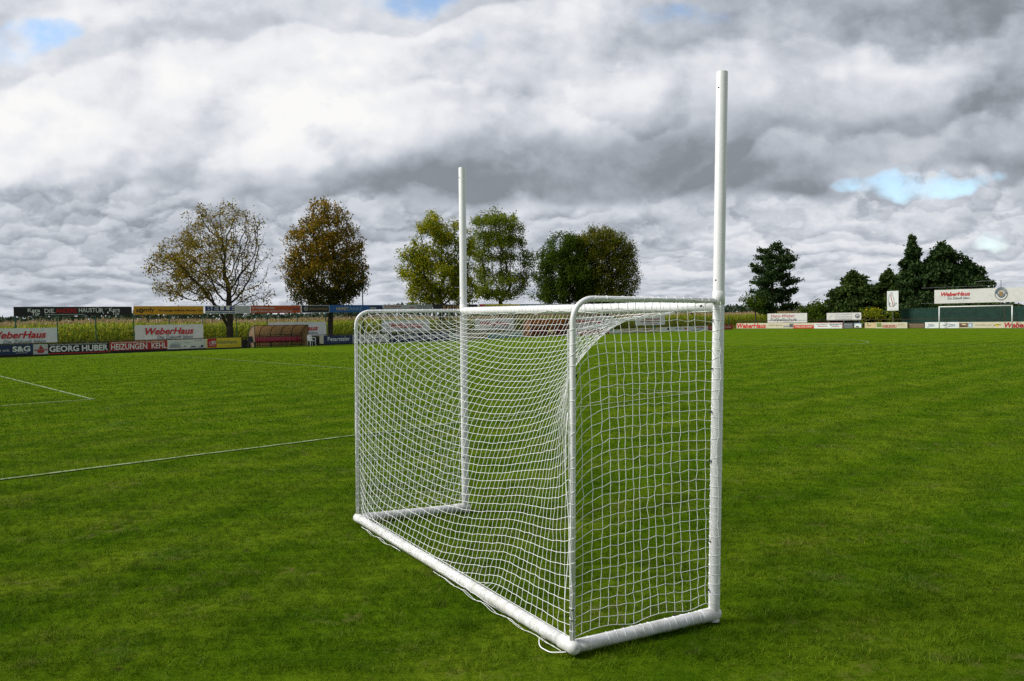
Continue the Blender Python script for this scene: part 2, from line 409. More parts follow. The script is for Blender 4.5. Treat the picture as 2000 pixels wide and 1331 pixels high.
def blades():
    rng = np.random.default_rng(3)
    chunks = []
    KW = []
    for wl_, a_ in ((.09,.5),(.13,.6),(.17,.6),(.24,.6),(.33,.6),(.5,.5),(.8,.4),(.12,.5),(.2,.6),(.41,.5)):
        t_ = rng.uniform(0, 2*PI); KW.append((2*PI/wl_*math.cos(t_), 2*PI/wl_*math.sin(t_), rng.uniform(0, 6), a_))
    #        z0   z1  dens  height width
    for y0, y1, dens, hh, ww in ((2.2,4.3,1500,.034,.0045),(4.3,6.5,7500,.034,.0042),(6.5,9.5,5200,.034,.0048),(9.5,14,2300,.034,.007),(14,21,850,.034,.012),(21,32,230,.036,.022),(32,50,70,.036,.040)):
        w = .78*y1+1.2; cnt = int((y1-y0)*2*w*dens)
        y = rng.uniform(y0, y1, cnt); x = rng.uniform(-w, w, cnt)
        k = np.abs(x) < .70*y+1.2; x, y = x[k], y[k]; m = len(x)
        # patchy growth
        pat = np.zeros(m)
        for kx_, ky_, p_, a_ in KW: pat += a_*np.sin(x*kx_+y*ky_+p_)
        pat = np.clip(.78+.34*pat, .28, 1.7)
        h = hh*rng.uniform(.45,1.25,m)*pat; a = rng.uniform(0,2*PI,m); lean = rng.uniform(.2,1.25,m)*h
        b = rng.uniform(0,2*PI,m)
        wd = ww*rng.uniform(.6,1.3,m)
        base = np.stack([x,y,np.full(m,-.002)],1); dv = np.stack([np.cos(a),np.sin(a),np.zeros(m)],1)*wd[:,None]*.5
        tip = base+np.stack([np.cos(b)*lean,np.sin(b)*lean,h],1)
        chunks.append(np.stack([base-dv, base+dv, tip],1))
    V = np.concatenate(chunks)
    o = quads_mesh('grass', V, blade_mat(), k=3)
    tag(o, 'short mown green grass blades with a few straw coloured ones', 'grass', kind='stuff')
blades()

# painted lines, worn into the grass
def line_mat():
    m = bpy.data.materials.new('line_paint'); m.use_nodes = True; n, l = nodes_of(m); b = n['Principled BSDF']
    tc = n.new('ShaderNodeTexCoord'); t = n.new('ShaderNodeTexNoise'); t.inputs['Scale'].default_value = 9; t.inputs['Detail'].default_value = 8; t.inputs['Roughness'].default_value = .75
    l.new(tc.outputs['Object'], t.inputs['Vector'])
    r = n.new('ShaderNodeValToRGB'); e = r.color_ramp.elements; e[0].position = .40; e[0].color = (.11,.17,.02,1); e[1].position = .62; e[1].color = (.25,.31,.17,1)
    l.new(t.outputs['Fac'], r.inputs[0]); l.new(r.outputs[0], b.inputs['Base Color']); b.inputs['Roughness'].default_value = .9
    return m
LM = line_mat()
lmb = MB()
def stripe(a0, b0, a1, b1, w=.10, z=.013):
    p, q = fld(a0,b0), fld(a1,b1); d = (q-p)/np.linalg.norm(q-p); k = np.array([d[1],-d[0]])*w/2
    n_ = max(1, int(np.linalg.norm(q-p)/.28)); gl = np.random.default_rng(int(abs(a0*31+b0*17+a1*7))+1)
    e0 = gl.uniform(.68, 1.08, (n_+1, 2))
    for i in range(n_):
        s, e = p+(q-p)*i/n_, p+(q-p)*(i+1)/n_
        lmb.quad((*(s-k*e0[i,0]),z),(*(s+k*e0[i,1]),z),(*(e+k*e0[i+1,1]),z),(*(e-k*e0[i+1,0]),z))
stripe(-.06,20.16,16.5+.055,20.16); stripe(16.5,20.1,16.5,-20.2); stripe(-.06,-20.16,16.5,-20.16)
stripe(0,9.16,5.5+.055,9.16); stripe(5.5,9.1,5.5,-9.2); stripe(0,-9.16,5.5,-9.16)
stripe(LF_/2,-25,LF_/2,27); stripe(0,-25,0,27); stripe(0,-25,LF_,-25); stripe(LF_,-25,LF_,27)
stripe(LF_-16.5,-20.16,LF_-16.5,20.16); stripe(LF_-16.5,20.16,LF_,20.16); stripe(LF_-16.5,-20.16,LF_,-20.16)
for k in range(64):
    a, b = k*PI/32, (k+1)*PI/32
    if k < 64: stripe(LF_/2+9.15*math.cos(a),9.15*math.sin(a),LF_/2+9.15*math.cos(b),9.15*math.sin(b))
tag(lmb.build('pitch_marking', LM), 'worn white chalk lines of the football pitch', kind='structure')

# ------------------------------------------------------------------ the portable goal
WHITE = mat('white_powder_coat', (.80,.80,.79), .38, noise=.06, nscale=9, bump=.04, bscale=40, spec=.5)
def dirt(m):
    n, l = nodes_of(m); b = n['Principled BSDF']; tc = n.new('ShaderNodeTexCoord'); sp = n.new('ShaderNodeSeparateXYZ'); l.new(tc.outputs['Object'], sp.inputs[0])
    t = n.new('ShaderNodeTexNoise'); t.inputs['Scale'].default_value = 14; t.inputs['Detail'].default_value = 8; t.inputs['Roughness'].default_value = .75; l.new(tc.outputs['Object'], t.inputs['Vector'])
    r = n.new('ShaderNodeMapRange'); l.new(sp.outputs[2], r.inputs[0]); r.inputs[1].default_value = .0; r.inputs[2].default_value = .30; r.inputs[3].default_value = .30; r.inputs[4].default_value = -.02
    a = n.new('ShaderNodeMath'); a.operation = 'ADD'; l.new(t.outputs['Fac'], a.inputs[0]); l.new(r.outputs[0], a.inputs[1])
    q = n.new('ShaderNodeMapRange'); l.new(a.outputs[0], q.inputs[0]); q.inputs[1].default_value = .62; q.inputs[2].default_value = .86; q.inputs[4].default_value = .55
    mx = n.new('ShaderNodeMix'); mx.data_type = 'RGBA'; l.new(q.outputs[0], mx.inputs[0]); src = b.inputs['Base Color'].links[0].from_socket; l.new(src, mx.inputs[6]); mx.inputs[7].default_value = (.30,.29,.19,1); l.new(mx.outputs[2], b.inputs['Base Color'])
dirt(WHITE)
ROPE = mat('white_net_cord', (.90,.90,.89), .7)
TIE = mat('black_cable_tie', (.012,.012,.015), .45)
HOLE = mat('dark_hole', (.02,.02,.02), .8)
RR = np.array([.319,4.481,.055]); LR = np.array([-1.511,7.533,.055]); LFb = np.array([-.497,7.897,.055]); RFb = np.array([1.253,4.952,.055])
RFt = np.array([1.306,4.952,2.004]); RFT = np.array([1.336,4.952,3.463]); LFt = np.array([-.49,7.897,2.032]); LFT = np.array([-.47,7.897,3.459])
RRt = np.array([.350,4.481,2.058]); LRt = np.array([-1.487,7.533,2.039])
BASE_R, POST_R, REAR_R, BAR_R = .038, .0355, .0165, .036
goal_o = (RR+LR+LFb+RFb)/4; goal_o[2] = 0
goal = empty('football_goal', goal_o, label='white portable goal with tall posts and a net in the grass', cat='goal')
def gpart(name, mb, m, smooth=True, parent=None):
    for i in range(len(mb.v)): mb.v[i] = mb.v[i]-goal_o
    return mb.build(name, m, parent or goal, smooth=smooth)
def seg(a, b, n=8): return np.linspace(a, b, n)
def shade_auto(o):
    # keep tube ends crisp
    me = o.data
    fl = [len(p.vertices) <= 4 for p in me.polygons]; me.polygons.foreach_set('use_smooth', fl)
def post_part(bot, top, r):
    mb = MB(); t = top-bot; n_ = t/np.linalg.norm(t)
    mb.tube([bot-n_*.0, bot+n_*.004, top-n_*.004, top], [r,r,r,r-.002], 28, caps=False)
    # open tube end: rim and inner wall
    mb.tube([top, top-n_*.0005, top-n_*.10], [r-.002, r-.005, r-.005], 28, caps=False)
    return mb
post_objs = []
for bot, top in ((RFb, RFT), (LFb, LFT)):
    b2 = bot-np.array([0,0,.045])
    o = gpart('post', post_part(b2, top, POST_R), WHITE); post_objs.append(o)
    # screw holes at the sleeve and near the top
    for zz in (.97, .62):
        mb = MB(); p = bot+(top-bot)*zz
        d = np.array([-.75,-.66,0]); mb.tube([p+d*(POST_R-.004), p+d*(POST_R+.0012)], .005, 10)
        gpart('screw_hole', mb, HOLE, parent=o)
    mb = MB(); p = bot+(top-bot)*.575; q = bot+(top-bot)*.60   # sleeve joint of the upper pole
    mb.tube([p, p+(q-p)*.02, q-(q-p)*.02, q], [POST_R, POST_R+.003, POST_R+.003, POST_R], 28, caps=False)
    gpart('sleeve', mb, WHITE, parent=o)
mb = MB(); mb.tube(seg(RFt, LFt, 10), BAR_R, 24); shade_auto(gpart('crossbar', mb, WHITE))
def side_frame(rb, rt, ft):
    d = ft-rt; d = d/np.linalg.norm(d); up = rt-rb; up = up/np.linalg.norm(up); r = .13
    c = rt-up*r+d*r
    arc = [c-d*r*math.cos(t)+up*r*math.sin(t) for t in np.linspace(0, PI/2, 12)]
    return np.array([rb, rb+(arc[0]-rb)*.5, *arc, rt+(ft-rt)*.5, ft])
SFR, SFL = side_frame(RR, RRt, RFt+np.array([0,0,.035])), side_frame(LR, LRt, LFt+np.array([0,0,.005]))
for f in (SFR, SFL):
    mb = MB(); mb.tube(f, REAR_R, 16); shade_auto(gpart('side_frame', mb, WHITE))
for a, b in ((RR, LR), (RR, RFb), (LR, LFb)):
    mb = MB(); d = (b-a)/np.linalg.norm(b-a); k = 1.0
    mb.tube(seg(a+d*.03, b-d*.0, 12), BASE_R, 24); shade_auto(gpart('base_bar', mb, WHITE))
for p, d in ((RR, (RR-LR)), (LR, (LR-RR)), (RFb, RFb-RR), (LFb, LFb-LR)):
    d = d/np.linalg.norm(d); mb = MB()
    mb.tube([p-d*.11, p-d*.105, p+d*.02, p+d*.040, p+d*.050], [BASE_R, BASE_R+.004, BASE_R+.004, BASE_R*.8, BASE_R*.35], 24)
    shade_auto(gpart('corner_joint', mb, WHITE))

# ---- the net: a square mesh of cord hung and relaxed under its own weight
CORD = .0017
def relax(P, pin, rh, rv, it=700, g=2.2e-4, dmp=.985, slack=1.0):
    """position based cords: rh/rv rest lengths along rows and columns (only pull)"""
    P = P.copy(); V = np.zeros_like(P)
    free = (~pin)[..., None].astype(float)
    rh = rh*slack; rv = rv*slack
    for k in range(it):
        V *= dmp; V[..., 2] -= g*free[..., 0]; Q = P+V*free
        for _ in range(6):
            D = np.zeros_like(Q); W = np.zeros(Q.shape[:2]+(1,))
            for ax, r in ((0, rv), (1, rh)):
                A = Q[1:] if ax == 0 else Q[:, 1:]; B = Q[:-1] if ax == 0 else Q[:, :-1]
                fa = free[1:] if ax == 0 else free[:, 1:]; fb = free[:-1] if ax == 0 else free[:, :-1]
                d = A-B; ln = np.linalg.norm(d, axis=-1, keepdims=True)+1e-9
                ex = np.maximum(ln-r[..., None], 0)/ln*d/np.maximum(fa+fb, 1)
                if ax == 0: D[1:] -= ex*fa; D[:-1] += ex*fb; W[1:] += 1; W[:-1] += 1
                else: D[:, 1:] -= ex*fa; D[:, :-1] += ex*fb; W[:, 1:] += 1; W[:, :-1] += 1
            Q = Q+1.25*D/np.maximum(W, 1)*1.6
        Q[..., 2] = np.where(pin, Q[..., 2], np.maximum(Q[..., 2], .03))
        V = (Q-P)*free; sp = np.linalg.norm(V, axis=-1, keepdims=True); V *= np.minimum(1, .02/(sp+1e-9)); P = np.where(pin[..., None], P, P+V)
    return P
def along(poly, n):
    poly = np.asarray(poly); s = np.r_[0, np.cumsum(np.linalg.norm(np.diff(poly, axis=0), axis=1))]
    t = np.linspace(0, s[-1], n) if np.isscalar(n) else np.asarray(n)*s[-1]
    return np.stack([np.interp(t, s, poly[:, i]) for i in range(3)], 1)
def fine(P, m=3):
    """smooth a strand a little between its knots"""
    n = len(P); t = np.arange(n); tt = np.linspace(0, n-1, (n-1)*m+1)
    Q = np.empty((len(tt), 3))
    T = np.gradient(P, axis=0)
    i = np.minimum(tt.astype(int), n-2); f = (tt-i)[:, None]
    h00 = 2*f**3-3*f**2+1; h10 = f**3-2*f**2+f; h01 = -2*f**3+3*f**2; h11 = f**3-f**2
    return h00*P[i]+h10*T[i]*.6+h01*P[i+1]+h11*T[i+1]*.6
def net_mesh(G, mb, rows=True, edge=1.0):
    m, n = G.shape[:2]
    for i in range(m): mb.tube(fine(G[i], 2), CORD*(edge if i in (0, m-1) else 1), 5, caps=False)
    for j in range(n): mb.tube(fine(G[:, j], 2), CORD*(edge if j in (0, n-1) else 1), 5, caps=False)
    K = G.reshape(-1, 3); r = CORD*1.75
    o6 = np.array([(1,0,0),(-1,0,0),(0,1,0),(0,-1,0),(0,0,1),(0,0,-1)])*r
    fs = [(0,2,4),(2,1,4),(1,3,4),(3,0,4),(2,0,5),(1,2,5),(3,1,5),(0,3,5)]
    for k in K: mb.add(k+o6, fs)
rng = np.random.default_rng(11)
# back sheet. columns j from left to right, rows i from top (crossbar) to the rear base bar
nc, nr = 57, 41
hookR = np.array([.318,4.512,1.865])
crossL, crossR = LFt+np.array([.02,-.02,-.03]), RFt+(LFt-RFt)*.11+np.array([0,0,-.035])
top = along([crossL, crossR], nc)
bot = along([LR+np.array([.03,.02,.045]), RR+np.array([-.01,.03,.045])], nc)
left = along([*(SFL[::-1][0:1]-np.array([0,0,.02])), *SFL[::-1][1:-1], LR+np.array([.03,.02,.045])], nr)
left[0] = crossL
nf, nk = 7, 9                                      # rows along the fold, then rows drawn together on the hook
fold = along([crossR, crossR*.5+hookR*.5+np.array([0,0,.012]), hookR], nf)
down = along([hookR, RR+np.array([-.01,.03,.045])], nr-nf-nk+1)[1:]
right = np.concatenate([fold, hookR+np.outer(np.linspace(0, 1, nk), [0,0,-.05]), down])
tt = np.linspace(0, 1, nr)[:, None, None]; ss = np.linspace(0, 1, nc)[None, :, None]
G = ((1-tt)*top[None]+tt*bot[None]+(1-ss)*left[:, None]+ss*right[:, None]
     -((1-ss)*(1-tt)*top[0]+ss*(1-tt)*top[-1]+(1-ss)*tt*bot[0]+ss*tt*bot[-1]))
pin = np.zeros((nr, nc), bool); pin[0] = pin[-1] = True; pin[:, 0] = pin[:, -1] = True
G0 = G.copy(); G0[0] = top; G0[-1] = bot; G0[:, 0] = left; G0[:, -1] = right
mid = np.sin(np.linspace(0, PI, nc))
rh = np.full((nr, nc-1), np.linalg.norm(bot[0]-bot[-1])/(nc-1)*.985)
rv = np.full((nr-1, nc), 2.27/(nr-1)); edge_l = np.linalg.norm(np.diff(left, axis=0), axis=1); edge_r = np.linalg.norm(np.diff(right, axis=0), axis=1)
wl = np.clip(1-np.linspace(0, 1, nc)*3.2, 0, 1)**1.2; wr = np.clip(1-(1-np.linspace(0, 1, nc))*50, 0, 1)
rv = rv*(1-wl-wr)[None]+edge_l[:, None]*wl[None]+edge_r[:, None]*wr[None]
sx_ = np.linspace(0, 1, nc); rh = rh*(1-.05*np.clip(sx_[1:]*1.6-.6, 0, 1)[None]); rv = rv*(1-.12*np.clip(sx_*1.8-.8, 0, 1)[None]); rv *= 1.02+.02*rng.random((1, nc)); rh *= 1+.02*rng.random((nr, 1))
rv[:16, -17:-1] *= np.linspace(1, .62, 16)[None]; rh[:16, -17:] *= .93
G1 = relax(G0, pin, rh, rv, it=260)
G1[~pin] += rng.normal(0, .0022, (int((~pin).sum()), 3))
net = empty('net', (0,0,0)); net.parent = goal
mb = MB(); net_mesh(G1, mb); gpart('back_net', mb, ROPE, parent=net, smooth=True)
# a drawn together roll of cords along the fold
mb = MB()
for k in range(5):
    f2 = along(fold, 14)+rng.normal(0, .004, (14, 3)); f2[0] = fold[0]; f2[-1] = fold[-1]; f2[:, 2] += .004*(k-2)
    mb.tube(f2, .0019, 5)
for k in range(7):                                  # cords gathered on the hook
    e = G1[nf+1+k, -2-(k % 3)]; mb.tube(along([e, (e+hookR)/2+rng.normal(0, .006, 3), hookR], 5), .0014, 5)
gpart('gathered_cord', mb, ROPE, parent=net)
def side_net(rb, frame, fb, ft, flip):
    ncs, nrs = 18, 32
    d = fb-rb; ln = np.linalg.norm(d); d = d/ln
    fr = along(frame, 220)
    G = np.zeros((nrs, ncs, 3)); pin = np.zeros((nrs, ncs), bool)
    for j in range(ncs):
        s = j/(ncs-1)
        bt = rb+d*ln*s+np.array([0,0,.05])
        # foot of the column on the frame: same run along the side
        sv = (fr-rb)@d; k = np.argmin(np.abs(sv-ln*s*.995)+np.where(fr[:, 2] < 1.5, 9, 0)); tp = fr[k] if j else fr[np.argmin(abs(fr[:, 2]-1.93))]
        if j == ncs-1: tp = ft+np.array([0,0,.02])
        G[:, j] = np.linspace(tp, bt, nrs)
        # the columns next to the rear upright carry more slack: rows dip there in the upper half
        w = max(0, 1-s*4.2)
        z = np.linspace(0, 1, nrs); G[:, j, 2] -= w*.075*np.sin(np.clip(z*1.25, 0, 1)*PI)
        G[:, j] += np.outer(np.sin(z*PI)*.028*math.sin(s*PI*1.7+.6), np.array([d[1], -d[0], 0])*flip)
        G[:, j, :2] += np.outer(np.sin(z*PI)*.012*math.sin(s*9), d[:2])
        # slant near the top: the cells are pulled to the rear bend
        G[:, j] += np.outer(np.exp(-((z-.0)/.13)**2)*np.sin(PI*s)*-.035, d)
    G[1:-1, 1:-1] += rng.normal(0, .0025, (nrs-2, ncs-2, 3))
    zig = (((np.arange(nrs)[:, None]+np.arange(ncs)[None])%2)*2-1)*.0035
    G[1:-1, 1:-1, 2] += zig[1:-1, 1:-1]
    # scalloped foot: tied to the base bar every few cells
    for j in range(1, ncs-1):
        a = abs(math.sin(j/(ncs-1)*PI*2.5)); G[-6:, j, 2] += a*.03*np.linspace(0, 1, 6)
    return G
for rb, fr, fb, ft, fl in ((RR, SFR, RFb, RFt, 1), (LR, SFL, LFb, LFt, -1)):
    mb = MB(); net_mesh(side_net(rb, fr, fb, ft, fl), mb); gpart('side_net', mb, ROPE, parent=net)
# lacing: cords wound round the tubes
def lace(a, b, r, pitch, skip=.0, turns_jit=.2, seed=1):
    g = np.random.default_rng(seed); a = np.asarray(a); b = np.asarray(b); L = np.linalg.norm(b-a); d = (b-a)/L
    e = np.cross(d, [0,0,1.0]) if abs(d[2]) < .9 else np.cross(d, [0,1.0,0]); e /= np.linalg.norm(e); f = np.cross(d, e)
    mb = MB(); k = int(L/pitch)
    for i in range(k):
        if g.random() < skip: continue
        s = (i+.5)*pitch+g.normal(0, .004); t = np.linspace(0, 2*PI, 20, endpoint=False); tilt = g.normal(0, .010)
        P = a+np.outer(s+tilt*np.cos(t+g.random()), d)+(r+.0012)*(np.outer(np.cos(t), e)+np.outer(np.sin(t), f))
        mb.tube(P, .0015, 5, closed=True)
    # the free selvedge cord hanging along the tube
    m = k*3; s = np.linspace(0, L, m); ph = np.cumsum(g.normal(.0, .25, m))+g.random()*6
    P = a+np.outer(s, d)+(r+.003)*(np.outer(np.cos(ph*.4), e)+np.outer(np.sin(ph*.4), f)); P[:, 2] = np.maximum(P[:, 2], .006)
    mb.tube(P, .0017, 5)
    return mb
for a, b, r, pt, sk, sd_ in ((RFb+(RFT-RFb)*.03, RFb+(RFT-RFb)*.58, POST_R, .062, .05, 1), (LFb+(LFT-LFb)*.03, LFb+(LFT-LFb)*.58, POST_R, .062, .05, 2),
        (RFt+(LFt-RFt)*.02, LFt, BAR_R, .062, .03, 3), (RR+(LR-RR)*.02, LR, BASE_R, .062, .03, 4), (RR+(RFb-RR)*.08, RFb, BASE_R, .062, .1, 5),
        (LR, LFb, BASE_R, .062, .1, 6), (SFR[0], SFR[2], REAR_R, .066, .05, 7), (SFL[0], SFL[2], REAR_R, .066, .05, 8), (SFR[-3], SFR[-1], REAR_R, .062, .03, 9), (SFL[-3], SFL[-1], REAR_R, .062, .03, 10)):
    gpart('lacing', lace(a, b, r, pt, sk, seed=sd_), ROPE, parent=net)
# the loose hem that trails on the grass along the rear base bar
mb = MB(); d = (RR-LR); dn = np.array([-d[1], d[0], 0])/np.linalg.norm(d[:2]); dn = -dn if dn[1] > 0 else dn
for s0, s1 in ((.06,.32),(.50,.985)):
    t = np.linspace(s0, s1, 60); P = LR+np.outer(t, d); k = np.sin(PI*(t-s0)/(s1-s0))
    for h_ in range(2):
        Q = P+np.outer(BASE_R+.003+.010*k+.010*h_*k+rng.normal(0, .002, 60), dn); Q[:, 2] = .018+.010*np.sin(t*70+h_)*k+.004
        mb.tube(Q, .0016, 5)
e0 = RR+dn*.055; loop = np.array([e0-d*.075+[0,0,-.03], e0-d*.06+dn*.035+[0,0,-.035], e0-d*.045+dn*.055+[0,0,-.035], e0-d*.02+dn*.05+[0,0,-.032], e0+dn*-.01+[0,0,-.02]])
mb.tube(fine(loop, 5), .0035, 6)
gpart('loose_hem', mb, ROPE, parent=net)
# the thick selvedge cord that hangs beside the right rear upright
mb = MB(); zt = np.linspace(1.40, .10, 40); P = np.stack([np.interp(zt, [0,2], [RR[0], RRt[0]])-.03-.012*np.sin(zt*7), RR[1]+.045+.02*np.sin(zt*5), zt], 1)
mb.tube(P, .0032, 6); gpart('selvedge_cord', mb, ROPE, parent=net)
tie_pts = [RFb+(RFt-RFb)*t+np.array([-POST_R-.006,-.012,0]) for t in (.08,.24,.50,.66,.80,.955)]+[RR+(RRt-RR)*.78+np.array([REAR_R+.004,0,0]), RR+(RRt-RR)*.11+np.array([0,-REAR_R-.002,0]),
    RFt+(RRt-RFt)*.14+np.array([0,-.01,-.005]), RFt+(LFt-RFt)*.07+np.array([0,0,-.045]), LFb+(LFt-LFb)*.62+np.array([-.012,-POST_R-.002,0]), LFb+(LFt-LFb)*.47+np.array([-.012,-POST_R-.002,0]),
    LFb+(LFt-LFb)*.26+np.array([-.012,-POST_R-.002,0]), RR+(RFb-RR)*.36+np.array([-.015,.02,BASE_R+.004]), RR+(RFb-RR)*.72+np.array([-.012,.02,BASE_R+.002]), RR+(LR-RR)*.11+np.array([.02,.02,BASE_R]),
    RR+(RRt-RR)*.08+np.array([0,-REAR_R,0]), LR+(LFb-LR)*.6+np.array([0,0,BASE_R])]
for p in tie_pts:
    mb = MB(); t = np.linspace(0, 2*PI, 9, endpoint=False); ax = rng.normal(0, 1, 3); ax /= np.linalg.norm(ax); e = np.cross(ax, [.3,.5,.8]); e /= np.linalg.norm(e); f = np.cross(ax, e)
    mb.tube(p+.007*(np.outer(np.cos(t), e)+np.outer(np.sin(t), f)), .0028, 5, closed=True); mb.tube([p, p+e*.012+f*.006, p+e*.022+np.array([0,0,-.012])], .0016, 5)
    gpart('cable_tie', mb, TIE)
# MAIN2
# ------------------------------------------------------------------ colours of the boards
COL = {'white':(.76,.76,.75),'cream':(.62,.56,.42),'offwhite':(.66,.65,.61),'black':(.012,.012,.014),'navy':(.012,.030,.095),'red':(.42,.010,.016),'brightred':(.58,.012,.018),
 'blue':(.012,.10,.32),'orange':(.62,.30,.012),'rust':(.45,.075,.018),'yellow':(.66,.52,.02),'grey':(.30,.31,.33),'lightgrey':(.48,.49,.50),'darkgrey':(.10,.11,.12),
 'text_blue':(.010,.018,.16),'slate':(.13,.17,.21),'gold':(.30,.19,.07),'copper':(.55,.30,.12),'green':(.03,.24,.10),'teal':(.02,.25,.25),'tan':(.48,.38,.24),'skyblue':(.22,.36,.50),
 'brown':(.10,.055,.032),'photo_green':(.18,.24,.06),'peach':(.62,.47,.27),'cyan':(.03,.30,.50),'plinth':(.018,.018,.017)}
def cm(name, cloth=False):
    return mat(('banner_' if cloth else 'sign_')+name, COL[name], .75 if cloth else .5, noise=.10 if cloth else .09, nscale=2.2, spec=.25 if cloth else .4)
STEEL = mat('galvanised_steel', (.22,.23,.23), .5, metal=.6, noise=.2, nscale=6)
GREENP = mat('green_fence_paint', (.012,.085,.055), .5, noise=.15, nscale=5)
RUST = mat('rusty_brown_steel', (.075,.042,.028), .8, noise=.3, nscale=8)
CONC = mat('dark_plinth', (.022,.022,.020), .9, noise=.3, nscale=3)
def board(pl, x0, x1, yt, yb, col, name='advertising_board', label='', cat='advertising board', group=None, items=(), thick=.03, legs=None, cloth=False, frame=None, plinth=False):
    xm = (x0+x1)/2; zt = pl.hit(xm, yt)[1]; zb = pl.hit(xm, yb)[1]; X0 = pl.hit(x0, yb)[0]; X1 = pl.hit(x1, yb)[0]
    zb = max(zb, .02); w, h = X1-X0, zt-zb
    loc = pl.pt(X0, zb, .0)
    mb = MB()
    if cloth:      # a stretched tarpaulin: slightly wavy sheet
        g = np.random.default_rng(int(x0*7+yt)); nx, nz = 36, 10; xs = np.linspace(0, w, nx); zs = np.linspace(0, h, nz)
        ph = g.random(4)*6
        def wav(x, z): return .012*np.sin(x*2.3+ph[0])*np.sin(z/h*PI)+.008*np.sin(x*5.1+z*2+ph[1])+.006*np.sin((x-z)*9+ph[2])
        A = np.array([[(x, wav(x, z), z-.015*abs(math.sin(x/w*PI*4))*(z/h)) for z in zs] for x in xs])
        vs = A.reshape(-1,3); fs = [(i*nz+j, (i+1)*nz+j, (i+1)*nz+j+1, i*nz+j+1) for i in range(nx-1) for j in range(nz-1)]
        mb.add(vs, fs); mb.add(vs+np.array([0,.004,0]), [f[::-1] for f in fs])
        yo = -.034
    else:
        mb.bbox(0, w, 0, thick, 0, h, .006); yo = -.004
    ob = mb.build(name, cm(col, cloth), loc=loc, rotz=pl.yaw, smooth=cloth)
    tag(ob, label, cat, group)
    def L(px, py):
        X, z = pl.hit(px, py); return X-X0, z-zb
    def LB_(a, b, t_, u_):
        xm_ = (a+b)/2; return L(a, u_)[0], L(b, t_)[0], L(xm_, u_)[1], L(xm_, t_)[1]
    groups = {}
    lev = 0
    for it in items:
        k, c = it[0], it[1]; nm = {'t':'lettering','d':'lettering','r':'panel','p':'emblem','l':'emblem','o':'emblem'}[k]
        lev += 1; y = yo-.0035*(1 if k == 'r' else 2)-.0004*lev
        key = (nm, c, k == 'r'); m2 = groups.setdefault(key, MB())
        if k == 't':
            _, _, s, a, b, t_, u_ = it[:7]; sh = it[7] if len(it) > 7 else 0; bo = it[8] if len(it) > 8 else .012
            xa, xb, za, zb2 = LB_(a, b, t_, u_); put_text(m2, s, xa, xb, za, zb2, y, sh, bo)
        elif k == 'd':
            _, _, a, b, t_, u_ = it[:6]; g = np.random.default_rng(int(a*13+t_*7)); xa, xb, za, zb2 = LB_(a, b, t_, u_); x = xa; hh = max(zb2-za, .02)
            while x < xb-.02:
                ww = min(g.uniform(.5,2.4)*hh, xb-x); p = x
                while p < x+ww-.3*hh*.3:
                    q = g.uniform(.25,.5)*hh; up = hh*(1 if g.random() < .35 else .7); m2.quad((p,y,za),(p+q*.75,y,za),(p+q*.75,y,za+up),(p,y,za+up)); p += q
                x += ww+.35*hh
        elif k == 'r':
            _, _, a, b, t_, u_ = it[:6]; xa, xb, za, zb2 = LB_(a, b, t_, u_); xa = max(xa, .004); xb = min(xb, w-.004); za = max(za, .004); zb2 = min(zb2, h-.004)
            m2.quad((xa,y,za),(xb,y,za),(xb,y,zb2),(xa,y,zb2))
        elif k == 'p':
            P = [L(*q) for q in it[2]]; m2.add([(a, y, b) for a, b in P], [tuple(range(len(P)))])
        elif k == 'l':
            P = [np.array(L(*q)) for q in it[2]]; wd = it[3]/2
            for a, b in zip(P[:-1], P[1:]):
                d = (b-a)/(np.linalg.norm(b-a)+1e-9); kx = np.array([-d[1], d[0]])*wd
                m2.add([(q[0], y, q[1]) for q in (a-kx, b-kx, b+kx, a+kx)], [(0,1,2,3)])
        elif k == 'o':   # ring: centre px, inner and outer radius in px, arc
            cx, cz = L(*it[2]); sc = abs(L(it[2][0]+1, it[2][1])[0]-cx); sz = abs(L(it[2][0], it[2][1]+1)[1]-cz); r0, r1 = it[3], it[4]; a0, a1 = it[5] if len(it) > 5 else (0, 2*PI)
            T = np.linspace(a0, a1, 33)
            vs = [(cx+r*sc*math.cos(t), y, cz+r*sz*math.sin(t)) for t in T for r in (r0, r1)]
            m2.add(vs, [(2*i,2*i+1,2*i+3,2*i+2) for i in range(32)])
    for (nm, c, _), m2 in groups.items(): m2.build(nm, cm(c), ob)
    if frame:
        for (a,b,c_,d) in ((0,w,h-.035,h+.012),(0,w,-.012,.035)):
            mb = MB(); mb.bbox(a-.012, b+.012, -.009, thick+.009, c_, d, .004); mb.build('frame_rail', cm(frame), ob)
        for a in (-.012, w-.03):
            mb = MB(); mb.bbox(a, a+.042, -.0085, thick+.0085, .0355, h-.0355, .004); mb.build('frame_rail', cm(frame), ob)
    if legs:
        for t in np.linspace(.06, .94, legs):
            mb = MB(); mb.bbox(w*t-.03, w*t+.03, thick+.002, thick+.06, -zb, h-.02, .006); mb.build('leg', STEEL, ob)
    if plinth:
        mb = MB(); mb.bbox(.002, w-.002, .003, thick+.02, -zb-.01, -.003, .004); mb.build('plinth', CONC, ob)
    return ob
FEN = SIDE.off(2.4)
IT = .28
